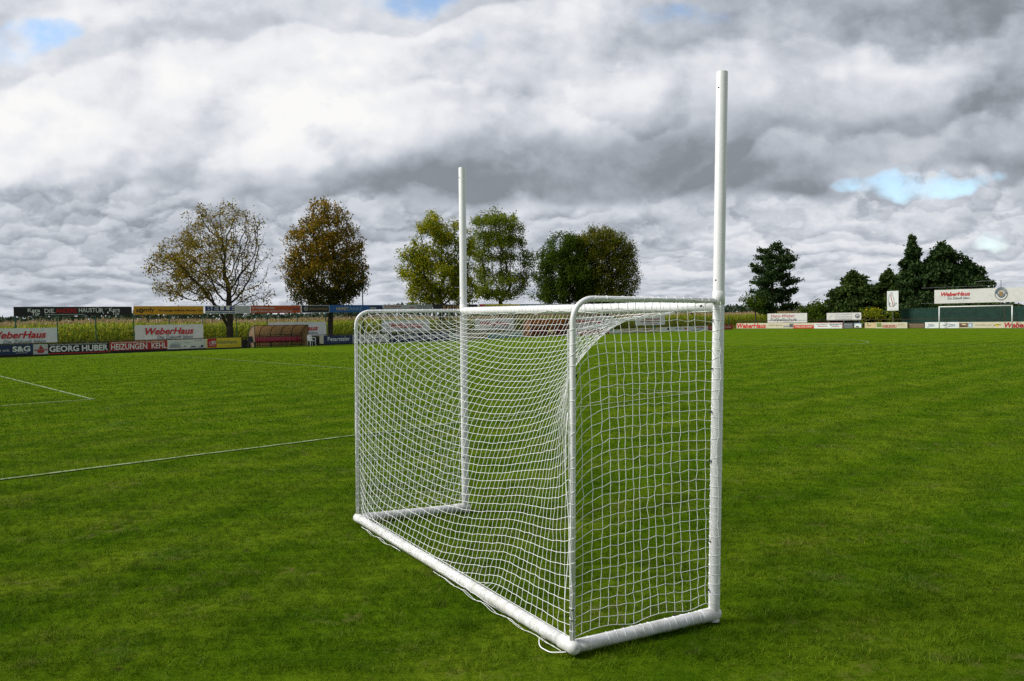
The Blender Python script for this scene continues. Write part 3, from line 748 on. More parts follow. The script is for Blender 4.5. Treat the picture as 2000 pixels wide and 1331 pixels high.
# ---- upper boards on the high fence
UP = 'boards along the top of the high fence'
board(FEN,27,258,599.5,617.3,'black',label='long black board with white and red lettering, first along the fence top',group=UP,items=[
  ('t','white','Kera',54,78,603,610,.0,.02),('t','white','Tür',62,78,609.5,617,.0,.02),('t','white','DIE.',87,107.5,603.5,612),('t','brightred','ANDERE',109,149.5,603,611.5),('t','white','HAUST',154,186,602,610.5),
  ('t','white','Ü',187,194,600.5,611),('t','white','R',195,202,602.5,611),('d','lightgrey',88,165,613.6,615.6),('t','white','Kera',213,234,601.5,609),('t','white','Tür',219,234,609,615.5),
  ('o','white',(210.5,611),0,1.8),('o','white',(206,604),0,.8),('o','white',(209,602.5),0,.6),('o','white',(202,612.5),0,1.0)])
board(FEN,261,398,598.3,614.6,'orange',label='orange board with black lettering above the fence',group=UP,items=[
  ('t','black','s',265.5,270.5,604.5,610,0,.02),('o','black',(275.8,607.3),1.9,4.4),('t','black','mfy',281,301.5,601.5,611.5,0,.01),('t','black','Wir bewegen Rollläden, Markisen, Tore',309,395.5,604.5,610,0,.012)])
board(FEN,400,489,597.6,613,'offwhite',label='white board with big dark blue letters, right half blank',group=UP,items=[
  ('t','text_blue','BELLE',401.5,459,598.8,608,0,.035),('d','blue',402,459,609.5,612),('r','lightgrey',462,488.5,598.2,612.6)])
board(FEN,489.6,588,597,612,'rust',label='orange red board with two lines of white lettering',group=UP,items=[
  ('t','offwhite','Der Wohlfühlraum schützt',491.5,536,599.3,603.7,0,.008),('t','offwhite','gegen Schmutz und Rost im Rohrnetz',491.5,570,606,610.6,0,.008),('t','navy','Perma',572.5,584,601.5,606)])
board(FEN,589,643.3,596.8,611.3,'black',label='black board in a pale frame with a gold crest',group=UP,frame='lightgrey',items=[
  ('o','grey',(597.5,603.5),2.4,4.2),('o','gold',(597.5,603.5),0,1.7),('t','gold','BRAUWERK',605,640,601.5,606,0,.012)])
board(FEN,643.8,748,596.2,610.5,'blue',label='blue board with pale capitals behind the near end of the net',group=UP,items=[
  ('t','peach','HEIMST',657,681,600.2,606.6),('t','skyblue','ÄRKE',681.5,707,599,606.6),('r','navy',722,747.5,596.8,609.8),('t','white','heimat',722.5,735,599.5,604)])
board(FEN,748.6,845,595.6,609.5,'lightgrey',label='pale grey board with two red words, right of the blue one',group=UP,items=[
  ('t','brightred','Ihre Bäckerei',751,784,597,600.6),('d','lightgrey',751,780,602,604),('t','brightred','Jäger',798.5,812,598.8,602.2,.2),('r','grey',814,844.6,596,609)])
board(FEN,846,933,594.9,609,'black',label='black board with copper capitals behind the farther post',group=UP,items=[('t','copper','KALDEWEI',865.5,915,597,605.5,0,.016)])
board(FEN,935.5,1016,594.5,608,'yellow',label='yellow board with a red end above the crossbar',group=UP,items=[
  ('r','white',935.6,936.8,594.8,607.8),('r','brightred',937,947.5,594.8,607.8),('t','white','all',939,946,597.6,601),('t','navy','kleinhans',951,994,596,603.5,0,.012)])
board(FEN,1016.5,1054,594.3,607.5,'skyblue',label='dull blue board with faint white capitals above the crossbar',group=UP,items=[('t','lightgrey','ELLMERER',1022,1049,597,600.8)])
board(FEN,1054.6,1126,594.1,607,'lightgrey',label='light grey board with small dark lettering, last along the fence top',group=UP,items=[
  ('t','brightred','TE',1055.5,1059,597,600),('t','darkgrey','TRANSPORTE',1060,1088.5,597,600.4,0,.02),('d','slate',1105,1124,597,600)])
# ---- the high fence
XF = lambda x: FEN.hit(x, 650)[0]
fence = empty('high_fence', FEN.pt(XF(31)), FEN.yaw, label='tall green fence of thin posts and wires along the far touchline', cat='fence')
xs0 = XF(31); px_posts = [31,113,188,262,332,397,463,523,583,637,691,745,792,838,881,926,967,1007,1046,1086,1125,1165,1205,1241,1280,1318,1354,1390,1424]
for i, px in enumerate(px_posts):
    X = XF(px)-xs0; top = 3.0 if px < 1130 else 1.7
    mb = MB(); mb.tube([(X,.07,0),(X,.07,top)], .035, 8); mb.build('post', GREENP, fence, smooth=False)
Lf = XF(1424)-xs0
for z in (.9,1.6):
    mb = MB(); mb.tube([(-30,.03,z),(Lf,.03,z)], .006, 4); mb.build('wire', GREENP, fence)
# ---- tarpaulin banners tied to the fence
BN = 'white cloth banners tied to the fence'
FB = FEN.off(-.06)
def wh(x0, x1, y0, y1, tail=True, z0=None, z1=None):
    r = [('t','brightred','WeberHaus',x0,x1,y0,y1,.30,.022)]
    if tail: r.append(('t','slate','Die Zukunft leben',x0+(x1-x0)*.24,x1-1,z0,z1,.25,.004))
    return r
board(FB,-36,112,641.2,671.5,'white',name='cloth_banner',label='white cloth banner with red and grey lettering, cut by the frame edge',cat='banner',group=BN,cloth=True,
  items=wh(-36+16,90,647.5,661.5,True,664,670.5))
board(FB,264,397.5,634.2,664,'white',name='cloth_banner',label='white cloth banner below the orange board, lettering in red and grey',cat='banner',group=BN,cloth=True,
  items=wh(284,378,640.2,653.4,True,655,661.5))
board(FB,525,637.5,629.2,657.5,'white',name='cloth_banner',label='white cloth banner half hidden behind the brown dugout',cat='banner',group=BN,cloth=True,
  items=wh(541,621,636.5,646.5,True,648.5,653))
board(FB,746,838.5,625.6,648.5,'white',name='cloth_banner',label='white cloth banner seen through the left of the net',cat='banner',group=BN,cloth=True,items=wh(760,826,631,641,True,642.5,646.5))
board(FB,928,1004,622,645.5,'white',name='cloth_banner',label='white cloth banner seen through the net right of the farther post',cat='banner',group=BN,cloth=True,items=wh(937,993,628,636,True,638,641.5))
board(FB,1116,1200,617.5,642,'white',name='cloth_banner',label='white cloth banner hidden behind the folded top corner of the net',cat='banner',group=BN,cloth=True,items=wh(1124,1180,624,632,True,634,637))
board(FB,1241,1299,617.8,635.4,'white',name='cloth_banner',label='small white cloth banner with two red lines, seen through the side net',cat='banner',group=BN,cloth=True,items=[
  ('t','red','Wir bauen Räume',1251.5,1289,621.3,625),('t','red','für Generationen',1251.5,1289,625.8,629.5),('d','grey',1258,1285,631.5,633)])
# ---- low boards along the touchline
LO = 'low boards along the far touchline'
def low(x0, x1, yt, yb, col, label, items=(), legs=2, **k):
    return board(SIDE, x0, x1, yt, yb, col, label=label, group=LO, items=items, legs=legs, plinth=True, **k)
low(-45,65,674,693.2,'navy','navy board with white lettering, nearest the left edge',[('t','lightgrey','t mit',-1.5,18.5,682.5,687.5),('t','white','S&G',24.5,59,676.5,687.2,0,.03),('d','lightgrey',31,54,688.6,690.3)])
low(65.4,94,673,692.4,'lightgrey','square light grey board with a red mast emblem',[('l','red',[(66.5,684.5),(93,683.3)],.06),('p','red',[(75,682),(79.7,674.5),(79.9,682)]),('p','red',[(80.4,682),(80.6,676),(85.5,682)]),('p','red',[(72,685.5),(87,684.9),(84.5,689.5),(75,690)]),('l','darkgrey',[(79.9,674),(79.9,690)],.03)])
low(94.4,214,670.6,690.4,'black','black board with large white capitals over a red strip',[('d','lightgrey',97,210,671.2,673.4),('t','white','GEORG',96.5,154,675.6,687.2,0,.03),('t','white','HUBER',160,211,673.8,685.6,0,.03),('r','red',94.8,213.6,688.2,690.6)])
low(214.4,327,667,683.8,'red','red board with white capitals beside the black one',[('d','offwhite',217,322,667.6,669.8),('t','white','HEIZUNGEN',217,287.5,671.5,683,0,.018),('t','white','KEHL',296,325,669.8,680.6,0,.018)])
low(327.4,404.6,663.8,681.4,'offwhite','white board with small grey pictures of cars',[('p','grey',[(331,679.5),(333,674),(339,672.5),(346,671.5),(351,675),(355,679)]),('p','lightgrey',[(332,673),(337,669.5),(345,668.5),(354,669.5),(354,674),(346,673)]),('p','slate',[(359,678),(361,675),(364,677.5)]),('p','slate',[(371,679),(375,676),(381,676),(384,678.6)]),('p','navy',[(392,678),(393,674),(396.5,674),(397,678)]),('p','slate',[(386,679),(391,676.8),(399,678.6)]),('d','grey',380,396,664.6,666),('d','grey',361,372,668.6,670),('r','cream',398,404.3,664.2,681)])
low(405,471.4,660.8,679.4,'yellow','yellow board with a red square at its end',[('r','red',405.4,422.6,661.2,679),('o','offwhite',(411.5,670.5),2.2,3.0,(0,2*PI)),('l','offwhite',[(415,666),(415,673)],.06),('l','offwhite',[(417.5,666),(417.5,673)],.06),('l','offwhite',[(420,666),(420,673)],.06),('d','offwhite',408,420,675,676.2),('t','darkgrey','kleinhans',425,463,664,671.5,0,.004),('d','orange',427,464,674.6,675.8)])
low(624.6,632.2,656,671.8,'cream','narrow blank cream board beside the navy one',[],legs=1)
low(632.6,689,655.6,671.4,'navy','navy board with white blackletter style lettering',[('t','white','Peterstaler',640,683.5,658.3,666.2,0,.012),('d','slate',646,676,667.6,669)])
low(689.6,701,654.6,670.6,'white','small blue and white board beside the near net corner',[('r','blue',690.6,694.5,655.5,670),('r','blue',698,700.6,655.5,670)],legs=1)
low(701.6,760,653.6,669.4,'offwhite','white board with grey lettering behind the left net edge',[('d','grey',708,752,659.5,663.5)])
low(760.6,877,651.6,666.6,'navy','navy board with large white capitals behind the net',[('t','white','SCHWARZ',765,815,654.6,662.5,0,.02),('t','white','WALD',824,852,654,661.6,0,.02),('d','cyan',856,874,653.5,655.5)])
low(877.6,912,650.6,664.4,'offwhite','white board with green bars behind the farther post',[('p','green',[(879,653),(884,651.5),(884,656),(880,657)]),('r','green',880,911,659,662.5)])
low(912.6,952,649.8,662.8,'tan','tan board behind the net, right of the farther post',[('d','brown',918,946,654,657)])
low(952.4,1022,649,661.4,'offwhite','white board with a broad teal stripe behind the net',[('r','teal',952.8,1021.6,653.5,659.5),('d','offwhite',962,1010,655,657.5)])
low(1122,1190,645.6,655.4,'red','red board with pale lettering behind the side net fold',[('t','offwhite','EDEKA',1166,1187,648.6,652.8,0,.02)])
low(1190.4,1214,644,652.4,'offwhite','white board with teal lettering seen through the side net',[('d','teal',1193,1211,646,648.4),('p','teal',[(1191,644.6),(1195,644.6),(1191.5,648.5)])])
low(1214.4,1291,641.4,649.8,'cream','cream board with a blue cup emblem seen through the side net',[('p','cyan',[(1273,642.5),(1275,638.4),(1278,638.6),(1279.5,642.4)]),('d','brightred',1255,1280,643,644.4),('d','tan',1218,1250,643.6,646)])
low(1291.4,1383,638.2,647,'white','white board with four small red and blue marks',[('d','cyan',1320,1330,640.4,642.6),('d','brightred',1337,1342,640,644),('d','brightred',1360,1378,638.8,640.4),('p','navy',[(1303,645),(1304,640.6),(1307,640.6),(1307,645)]),('d','skyblue',1364,1374,641.6,643)])
low(1383.4,1431.6,635.6,643.4,'red','red board with white script, last before the corner',[('t','offwhite','Coca-Cola',1386,1427,637.2,641.6,.3,.006)])
# ---- low boards behind the far goal
LB = 'low boards behind the far goal'
def bak(x0, x1, yt, yb, col, label, items=(), legs=2, **k):
    return board(BACK, x0, x1, yt, yb, col, label=label, group=LB, items=items, legs=legs, plinth=True, **k)
bak(1438.6,1549,631.4,642.2,'cream','cream board with red slanted lettering in the corner',[('t','brightred','WeberHaus',1439.6,1496,632.2,641.4,.2,.03),('d','tan',1501,1528,634.2,637),('r','grey',1530,1541.5,636.2,639.6),('r','darkgrey',1542,1548.5,632.6,639.8)],legs=3)
bak(1549.6,1589.6,631.2,642.2,'cream','cream board with a bright red lower half',[('r','brightred',1550,1589.2,635.6,641.8),('t','cream','HELDKAMP',1553,1587,637,640.4,0,.02)])
bak(1590,1645.6,630.6,642.2,'white','white board in a thin pink frame with small print',[('l','red',[(1590.6,631),(1645.2,631)],.05),('l','red',[(1645,631),(1645,642)],.06),('d','grey',1594,1616,633.2,635),('d','red',1598,1615,636.6,638.4),('d','slate',1620,1643,632.4,634.6),('d','grey',1621,1636,635.2,636.8),('d','red',1624,1640,637.8,639)],frame='offwhite')
bak(1647,1666,631,641.6,'darkgrey','small dark grey board with pale lines of print',[('d','lightgrey',1649,1664,633,634.6),('d','lightgrey',1649,1664,636.4,637.2),('d','lightgrey',1649,1664,639,639.8)])
bak(1667,1684,630.8,641,'brown','brown board carrying a small house picture',[('r','skyblue',1668,1683.4,631.4,635),('p','white',[(1669,640.4),(1669,635),(1674,632.2),(1682,633.4),(1682.6,640.4)]),('p','darkgrey',[(1671,640),(1672,637),(1677,637.4),(1679,640)])],legs=1)
bak(1689,1772,630.2,641.8,'cream','cream board with a green leaf and a red boxed word',[('r','peach',1689.4,1711,630.6,641.4),('p','green',[(1693,633.4),(1694.5,631.4),(1696,631.8),(1696,634),(1694,634.6)]),('d','brown',1693,1701,635.6,637),('r','photo_green',1712.4,1721.8,631.6,639.4),('l','red',[(1724,635.4),(1750.6,635.4),(1750.6,639.6),(1724,639.6),(1724,635.2)],.05),('t','red','HELFOR',1725.5,1749,636.2,639,0,.02),('d','tan',1753,1767,632.6,634.4),('d','tan',1753,1767,636,637.4)],legs=3)
bak(1806.6,1873,629.6,641.6,'white','white board with two small blue signatures behind the far goal',[('t','slate','Seifert',1812.5,1825,633,636.2,.15,.01),('l','blue',[(1811,639.4),(1817,638.2),(1826,636.8)],.05),('l','slate',[(1841,635.2),(1847,636),(1850,633)],.07),('t','slate','Seifert',1853,1865,632.8,635.8,.15,.01),('l','blue',[(1852,638.4),(1859,637.4),(1866,636.6)],.05)],legs=3)
bak(1873.2,2040,629,641.6,'cream','long cream board with a coloured photograph and red lettering at its right end',[('r','brown',1873.6,1890.4,631.6,639.6),('p','peach',[(1877,635),(1881,632.4),(1886,633),(1888,636)]),('r','skyblue',1891.4,1899.6,631.6,639.6),('p','white',[(1893,638),(1894,633),(1896.5,634),(1897,638)]),('p','yellow',[(1941,634.6),(1948,633),(1955.6,634.4),(1950,636.6),(1947,638.4)]),('l','black',[(1940,637),(1946,634),(1955,635)],.06),('d','tan',1905,1936,634,636),('t','red','WeberHaus',1961.4,2037,629.8,640.6,.2,.03)],legs=4)
board(BACK.off(.25),1773.6,1805.4,631.6,641.6,'brown',name='slatted_panel',label='dark brown slatted panel closing the gap between the boards',cat='panel',legs=2,items=[('l','tan',[(1774,634.2),(1805,634.2)],.03),('l','tan',[(1774,636.8),(1805,636.8)],.03),('l','tan',[(1774,639.2),(1805,639.2)],.03)])
for a_, b_, y0_, y1_, lb_ in ((471.9,489.5,663.5,678.6,'dark slatted panel between the yellow board and the brown dugout'),(604.5,624.2,657.6,673.2,'dark slatted panel right of the white plastic chair')):
    board(SIDE.off(.3),a_,b_,y0_,y1_,'black',name='slatted_panel',label=lb_,cat='panel',legs=2,plinth=True,items=[('l','darkgrey',[(a_+.5,y_),(b_-.5,y_-.5)],.03) for y_ in np.linspace(y0_+2.5,y1_-2.5,4)])
# ---- handrails
def handrail(pl, x0, x1, z, label, step=6.0):
    X0, X1 = pl.hit(x0, 650)[0], pl.hit(x1, 650)[0]
    o = empty('handrail', pl.pt(X0), pl.yaw, label=label, cat='railing'); L = X1-X0
    mb = MB(); mb.tube([(0,0,z),(L,0,z)], .024, 8); mb.build('rail', RUST, o)
    for i in range(int(L/step)+1):
        mb = MB(); mb.tube([(i*step+.3,0,0),(i*step+.3,0,z-.02)], .022, 8); mb.build('post', RUST, o)
handrail(SIDE.off(.45), -40, 1430, SIDE.hit(445, 660.6)[1]+.02, 'dark pipe handrail behind the touchline boards')
handrail(BACK.off(.45), 1440, 2030, 1.10, 'brown pipe handrail behind the far goal boards')
# ---- banners and screens behind the far goal
BK2 = BACK.off(2.0)
board(BK2,1499,1576.4,612.4,630.6,'offwhite',name='hoarding',label='weathered white hoarding with a red line over a black one',cat='hoarding',legs=3,items=[('t','red','Hans-Weber',1505.5,1553,614.4,620.4,.2,.004),('t','darkgrey','Fußballschule',1504.5,1556,621.4,627.4,.25,.008),('d','grey',1530,1548,628.4,629.6)])
board(BK2,1614.6,1682,611.4,626,'offwhite',name='hoarding',label='weathered white hoarding with grey print and a round dark crest',cat='hoarding',legs=3,items=[('d','lightgrey',1631,1664,613,615.6),('d','grey',1631,1664,618.2,620),('d','grey',1631,1664,622.4,624),('l','lightgrey',[(1618,617),(1621,621),(1625,616)],.06),('o','darkgrey',(1674.5,617.6),3.4,4.6),('p','darkgrey',[(1670.6,617),(1678.6,617),(1674.6,621.4)]),('o','lightgrey',(1674.5,616.6),0,1.6)])
vb = board(BK2,1732.6,1754.8,568.8,607,'white',name='sign_panel',label='upright white sign with an ink sketch of letters, in front of dark trees',cat='sign',items=[
  ('l','darkgrey',[(1737,575),(1735.5,587),(1736.4,598),(1737,590)],.05),('l','red',[(1739.6,575),(1740.6,583),(1742.6,590),(1744.6,600)],.07),('l','darkgrey',[(1741,573),(1744,580),(1746.6,588),(1746,598)],.045),
  ('l','darkgrey',[(1736,592),(1739,593.4),(1736.4,596),(1740,598.6),(1736,600)],.05),('l','darkgrey',[(1746,597),(1750.6,594),(1751.4,592.4),(1747.4,593)],.05),('l','darkgrey',[(1740,598),(1744,600),(1748,597)],.04),('l','slate',[(1738.6,572),(1742.6,573.2),(1744,572)],.05),('d','lightgrey',1738,1752,603,604.4)])
zb = vb.location.z; mb = MB(); mb.tube([(.7,.07,-zb),(.7,.07,.4)], .04, 8); mb.build('pole', STEEL, vb)
BK3 = BACK.off(3.4)
Xa, za = BK3.hit(1760, 626); Xb, zt = BK3.hit(2060, 601.5)
scr = empty('screen_fence', BK3.pt(Xa), BK3.yaw, label='dark green corrugated screen fence behind the far goal', cat='fence')
mb = MB(); k = int((Xb-Xa)/.10); h_ = BK3.hit(1800, 602.4)[1]
for i in range(k):
    x = i*.10; mb.bbox(x+.004, x+.062, .0, .02, .15, h_+.012*math.sin(i*1.7), .003); mb.bbox(x+.062, x+.104, .024, .044, .15, h_, .003)
mb.build('corrugated_sheet', mat('dark_green_sheet', (.008,.052,.036), .55, noise=.35, nscale=1.4), scr)
for i in range(0, int((Xb-Xa)/3)):
    mb = MB(); mb.bbox(i*3+1-.04, i*3+1+.04, .05, .13, 0, h_-.05, .006); mb.build('post', GREENP, scr)
BK4 = BACK.off(4.2)
Xp, _ = BK4.hit(1955, 600); Xl, ztop = BK4.hit(1905, 548.5); Xr = BK4.hit(2060, 548)[0]; ztop = BK4.hit(1955, 547.5)[1]
bs = empty('ball_stop_frame', BK4.pt(Xp), BK4.yaw, label='tall thin steel frame that holds the long banner behind the far goal', cat='frame')
for X in (0, 13):
    mb = MB(); mb.tube([(X,0,0),(X,0,ztop)], .035, 8); mb.build('post', STEEL, bs)
mb = MB(); mb.tube([(-2.7,0,ztop-.03),(13,0,ztop-.02)], .013, 6); mb.build('cable', STEEL, bs)
for z in (3.0,4.9):
    mb = MB(); mb.tube([(-8.8,0,z),(13,0,z)], .008, 6); mb.build('cable', STEEL, bs)
board(BACK.off(4.0),1825,2040,563.2,591,'offwhite',name='cloth_banner',label='very long weathered white banner high above the far goal',cat='banner',cloth=True,items=[
  ('t','brightred','WeberHaus',1838,1894.6,570.4,578.4,.28,.02),('t','slate','Die Zukunft leben',1850.5,1894,580,584.6,.2,.006),
  ('o','darkgrey',(1955.4,573.8),11.6,12.6),('o','darkgrey',(1955.4,573.8),7.0,7.8),('o','slate',(1955.4,573.8),3.6,7.6,(PI,2*PI)),('p','gold',[(1951.6,569.6),(1959,569.6),(1959,576.6),(1955.3,579.6),(1951.6,576.6)]),
  ]+[('l','slate',[(1955.4+8.8*math.cos(a),573.8-8.8*math.sin(a)),(1955.4+10.8*math.cos(a),573.8-10.8*math.sin(a))],.14) for a in np.linspace(.1,PI-.1,13)])
# ---- far goal
fg = empty('football_goal', (*fld(LF_, 0), 0), BACK.yaw, label='full size white football goal at the far end of the pitch', cat='goal')
for s in (-1, 1):
    mb = MB(); mb.tube([(s*3.72,0,0),(s*3.72,0,2.5)], .06, 16); shade_auto(mb.build('post', WHITE, fg))
    mb = MB(); mb.tube([(s*3.72,0,2.45),(s*3.72,.8,2.42),(s*3.72,1.6,1.2),(s*3.72,2.0,.02)], .02, 8); mb.build('net_support', RUST, fg)
mb = MB(); mb.tube([(-3.78,0,2.5),(3.78,0,2.5)], .06, 16); shade_auto(mb.build('crossbar', WHITE, fg))
mb = MB(); NETC = mat('old_net_cord', (.10,.085,.06), .9)
prof = along([(0,0,2.44),(0,.8,2.38),(0,1.6,1.2),(0,2.0,.03)], 24)
for i in range(51):
    x = -3.7+7.4*i/50; mb.tube(prof+np.array([x,0,0]), .003, 3, caps=False)
for q in prof[::1]: mb.tube([(-3.7,q[1],q[2]),(3.7,q[1],q[2])], .003, 3, caps=False)
mb.build('goal_net', NETC, fg)
mb = MB(); mb.tube([(3.0-.6,2.05,0),(3.0-.6,2.05,2.3)], .035, 6); mb.build('rear_stanchion', RUST, fg)
# ---- thin pole
X, z = FEN.off(1.0).hit(706, 475)
mb = MB(); mb.tube([(0,0,0),(0,0,z)], [.06,.035], 10); tag(mb.build('pole', GREENP, loc=FEN.off(1.0).pt(X)), 'thin green pole standing by the autumn coloured tree', 'pole')

# ------------------------------------------------------------------ dugouts and chairs
TANP = mat('tinted_plastic', (.46,.35,.23), .35, noise=.2, nscale=2.5); TANP2 = mat('orange_tinted_plastic', (.36,.19,.09), .35, noise=.2, nscale=2.5)
for m_, c_ in ((TANP,(.62,.48,.33)),(TANP2,(.50,.28,.13))):
    n_, l_ = nodes_of(m_); t_ = n_.new('ShaderNodeBsdfTranslucent'); t_.inputs['Color'].default_value = (*c_,1); x_ = n_.new('ShaderNodeMixShader'); x_.inputs[0].default_value = .55
    l_.new(n_['Principled BSDF'].outputs[0], x_.inputs[1]); l_.new(t_.outputs[0], x_.inputs[2]); l_.new(x_.outputs[0], n_['Material Output'].inputs[0])
DARKF = mat('dark_green_frame', (.03,.04,.03), .6, noise=.2, nscale=6); SEATR = mat('red_seat_plastic', (.34,.022,.060), .45, noise=.12, nscale=7)
PLW = mat('white_plastic', (.68,.68,.66), .4, noise=.1, nscale=6); PLD = mat('dark_plastic', (.02,.025,.022), .5); PLY = mat('pale_yellow_plastic', (.62,.47,.16), .5)
def dugout(pl, x0, x1, ytop, label, plast, nrib, nseat):
    X0, _ = pl.hit(x0, 676); X1, _ = pl.hit(x1, 676); w = X1-X0; zt = pl.hit((x0+x1)/2, ytop)[1]
    o = empty('dugout', pl.pt(X0), pl.yaw, label=label, cat='dugout', group='team dugouts on the touchline')
    D = 1.25; zs = zt-.75
    prof = [(D,.06),(D,zs*.6),(D,zs)]+[(D-(D-.15)*(1-math.cos(t)), zs+(zt-zs)*math.sin(t)) for t in np.linspace(.12, PI/2, 10)]
    prof = np.array(prof)
    def sheet(a, b, th=.012):
        mb = MB(); m = len(prof)
        vs = [(x, y, z) for x in (a, b) for y, z in prof]; vs2 = [(x, y+th*.8, z+th*.6) for x in (a, b) for y, z in prof]
        mb.add(vs, [(i, m+i, m+i+1, i+1) for i in range(m-1)]); mb.add(vs2, [(i, i+1, m+i+1, m+i) for i in range(m-1)])
        return mb
    sheet(0, w).build('roof_shell', plast, o, smooth=True)
    for x in (0.0, w):
        mb = MB(); q = [(x, y, z) for y, z in prof]+[(x, .15, .06)]; q2 = [(x+.01, y, z) for _, y, z in q]
        n_ = len(q); mb.add(q, [tuple(range(n_))]); mb.add(q2, [tuple(range(n_))[::-1]]); mb.add(q+q2, [(i,(i+1)%n_,n_+(i+1)%n_,n_+i) for i in range(n_)]); mb.build('end_panel', plast, o)
        mb = MB(); mb.tube([(x,.13,0),(x,.13,zt)], .028, 8); mb.build('front_post', DARKF, o)
    for i in range(nrib+1):
        x = w*i/nrib; mb = MB(); mb.tube([(x, y-.03, z-.02) for y, z in prof], .026, 6); mb.build('rib', DARKF, o)
    for y, z in ((D-.06, zs*1.0),(D-.06,.12),(.15,zt)):
        mb = MB(); mb.tube([(0,y,z),(w,y,z)], .022, 6); mb.build('rail', DARKF, o)
    mb = MB(); mb.bbox(.05, w-.05, .66, .72, .38, .43, .008); mb.build('bench_beam', DARKF, o)
    for i in range(4):
        x = .3+(w-.6)*i/3; mb = MB(); mb.bbox(x-.025, x+.025, .66, .72, 0, .377, .006); mb.build('bench_leg', DARKF, o)
    for i in range(nseat):
        x = .28+(w-.56)*(i+.5)/nseat; mb = MB(); sw = .20
        pf = [(.46,.445),(.50,.432),(.70,.44),(.86,.47),(.92,.58),(.955,.74),(.96,.80)]
        vs = []
        for y, z in pf:
            for s in (-1,-.5,0,.5,1): vs.append((x+s*sw*(1-.15*(z>.7)), y-.02*(abs(s)==1), z+.03*(abs(s)==1)))
        fs = [(i_*5+j, i_*5+j+1, i_*5+j+6, i_*5+j+5) for i_ in range(len(pf)-1) for j in range(4)]
        mb.add(vs, fs); mb.add(np.array(vs)+np.array([0,.008,-.014]), [f[::-1] for f in fs]); mb.build('seat', SEATR, o, smooth=True)
    return o
dugout(SIDE.off(-.75), 499.5, 604, 635.6, 'brown tinted dugout with red seats, beside a white chair', TANP, 5, 9)
dugout(SIDE.off(-.4), 1038, 1117, 622.6, 'orange brown dugout seen through the back net', TANP2, 5, 9)
def chair(loc, rz, m, label):
    o = empty('plastic_chair', loc, rz, label=label, cat='chair')
    mb = MB(); mb.bbox(-.23,.23,-.22,.22,.41,.44,.012); mb.build('seat', m, o)
    mb = MB(); nx, nz = 7, 7; vs = []
    for i in range(nz):
        t = i/(nz-1); wd = .24*(1-.35*max(0,t-.55)**1.5*2.2)
        for j in range(nx):
            s = j/(nx-1)*2-1; vs.append((s*wd, .22+.10*t-.05*(1-s*s)*0+.04*s*s*-1, .44+.47*t-.03*s*s*t))
    fs = [(i*nx+j, i*nx+j+1, (i+1)*nx+j+1, (i+1)*nx+j) for i in range(nz-1) for j in range(nx-1)]
    mb.add(vs, fs); mb.add(np.array(vs)+np.array([0,.02,0]), [f[::-1] for f in fs]); mb.build('backrest', m, o, smooth=True)
    for sx in (-1,1):
        mb = MB(); mb.tube([(sx*.25,.24,.68),(sx*.27,.05,.67),(sx*.27,-.18,.65),(sx*.265,-.22,.60),(sx*.25,-.22,.42)], .022, 8); mb.build('armrest', m, o)
        for sy in (-1,1):
            mb = MB(); mb.tube([(sx*.22,sy*.2,.42),(sx*.26,sy*.25,0)], [.032,.022], 8); mb.build('leg', m, o)
X, _ = SIDE.hit(593.5, 676.5); chair(SIDE.pt(X, 0, 1.25), R(48), PLW, 'white plastic armchair at the right end of the brown dugout')
X, _ = SIDE.hit(485.5, 680); chair(SIDE.pt(X, 0, .5), SIDE.yaw+R(-20), PLD, 'dark plastic chair between the yellow board and the dugout')
X, _ = SIDE.hit(1066, 657); chair(SIDE.pt(X, 0, .9), SIDE.yaw+R(15), PLY, 'pale yellow plastic chair in front of the orange brown dugout')

# ------------------------------------------------------------------ trees
BARK = mat('dark_bark', (.045,.036,.028), .95, noise=.4, nscale=5, bump=.6, bscale=18)
BARK2 = mat('reddish_bark', (.050,.032,.024), .95, noise=.4, nscale=5, bump=.6, bscale=18)
LEAF = {
 'sparse': foliage('autumn_brown_leaves', [(.09,.10,.012),(.22,.175,.020),(.33,.20,.022),(.19,.18,.016),(.40,.27,.04)], trans=.45),
 'autumn': foliage('autumn_orange_leaves', [(.055,.070,.008),(.13,.120,.010),(.22,.155,.012),(.38,.21,.016),(.44,.27,.024)], trans=.45),
 'autumn_low': foliage('autumn_green_leaves', [(.026,.042,.006),(.050,.070,.008),(.09,.09,.01),(.20,.115,.014)]),
 'yellow': foliage('yellow_green_leaves', [(.085,.14,.010),(.20,.26,.012),(.37,.36,.015),(.56,.47,.02)], trans=.5),
 'green': foliage('fresh_green_leaves', [(.060,.105,.008),(.12,.18,.012),(.21,.26,.018),(.32,.32,.025)], trans=.5),
 'olive': foliage('olive_leaves', [(.048,.082,.007),(.10,.13,.010),(.18,.175,.013),(.28,.22,.02)], trans=.5),
 'dark': foliage('dark_green_leaves', [(.034,.074,.007),(.070,.12,.010),(.125,.175,.014)], trans=.5),
 'needle': foliage('dark_needles', [(.018,.040,.011),(.032,.062,.016),(.055,.090,.024)], trans=.2),
 'needle2': foliage('yew_needles', [(.022,.048,.010),(.045,.078,.015),(.080,.11,.022)], trans=.25),
}
def leaf_cloud(P, size, g, k, spread):
    """k leaves around every point"""
    P = np.repeat(P, k, 0); n = len(P)
    c = P+g.normal(0, spread, (n,3)); a = g.normal(0, 1, (n,3)); a /= np.linalg.norm(a, axis=1)[:,None]
    b = np.cross(a, g.normal(0, 1, (n,3))); b /= np.linalg.norm(b, axis=1)[:,None]
    s = (size*g.uniform(.6,1.35,n))[:,None]
    return np.stack([c-a*s*.6, c+b*s*.38, c+a*s*.6, c-b*s*.38], 1)
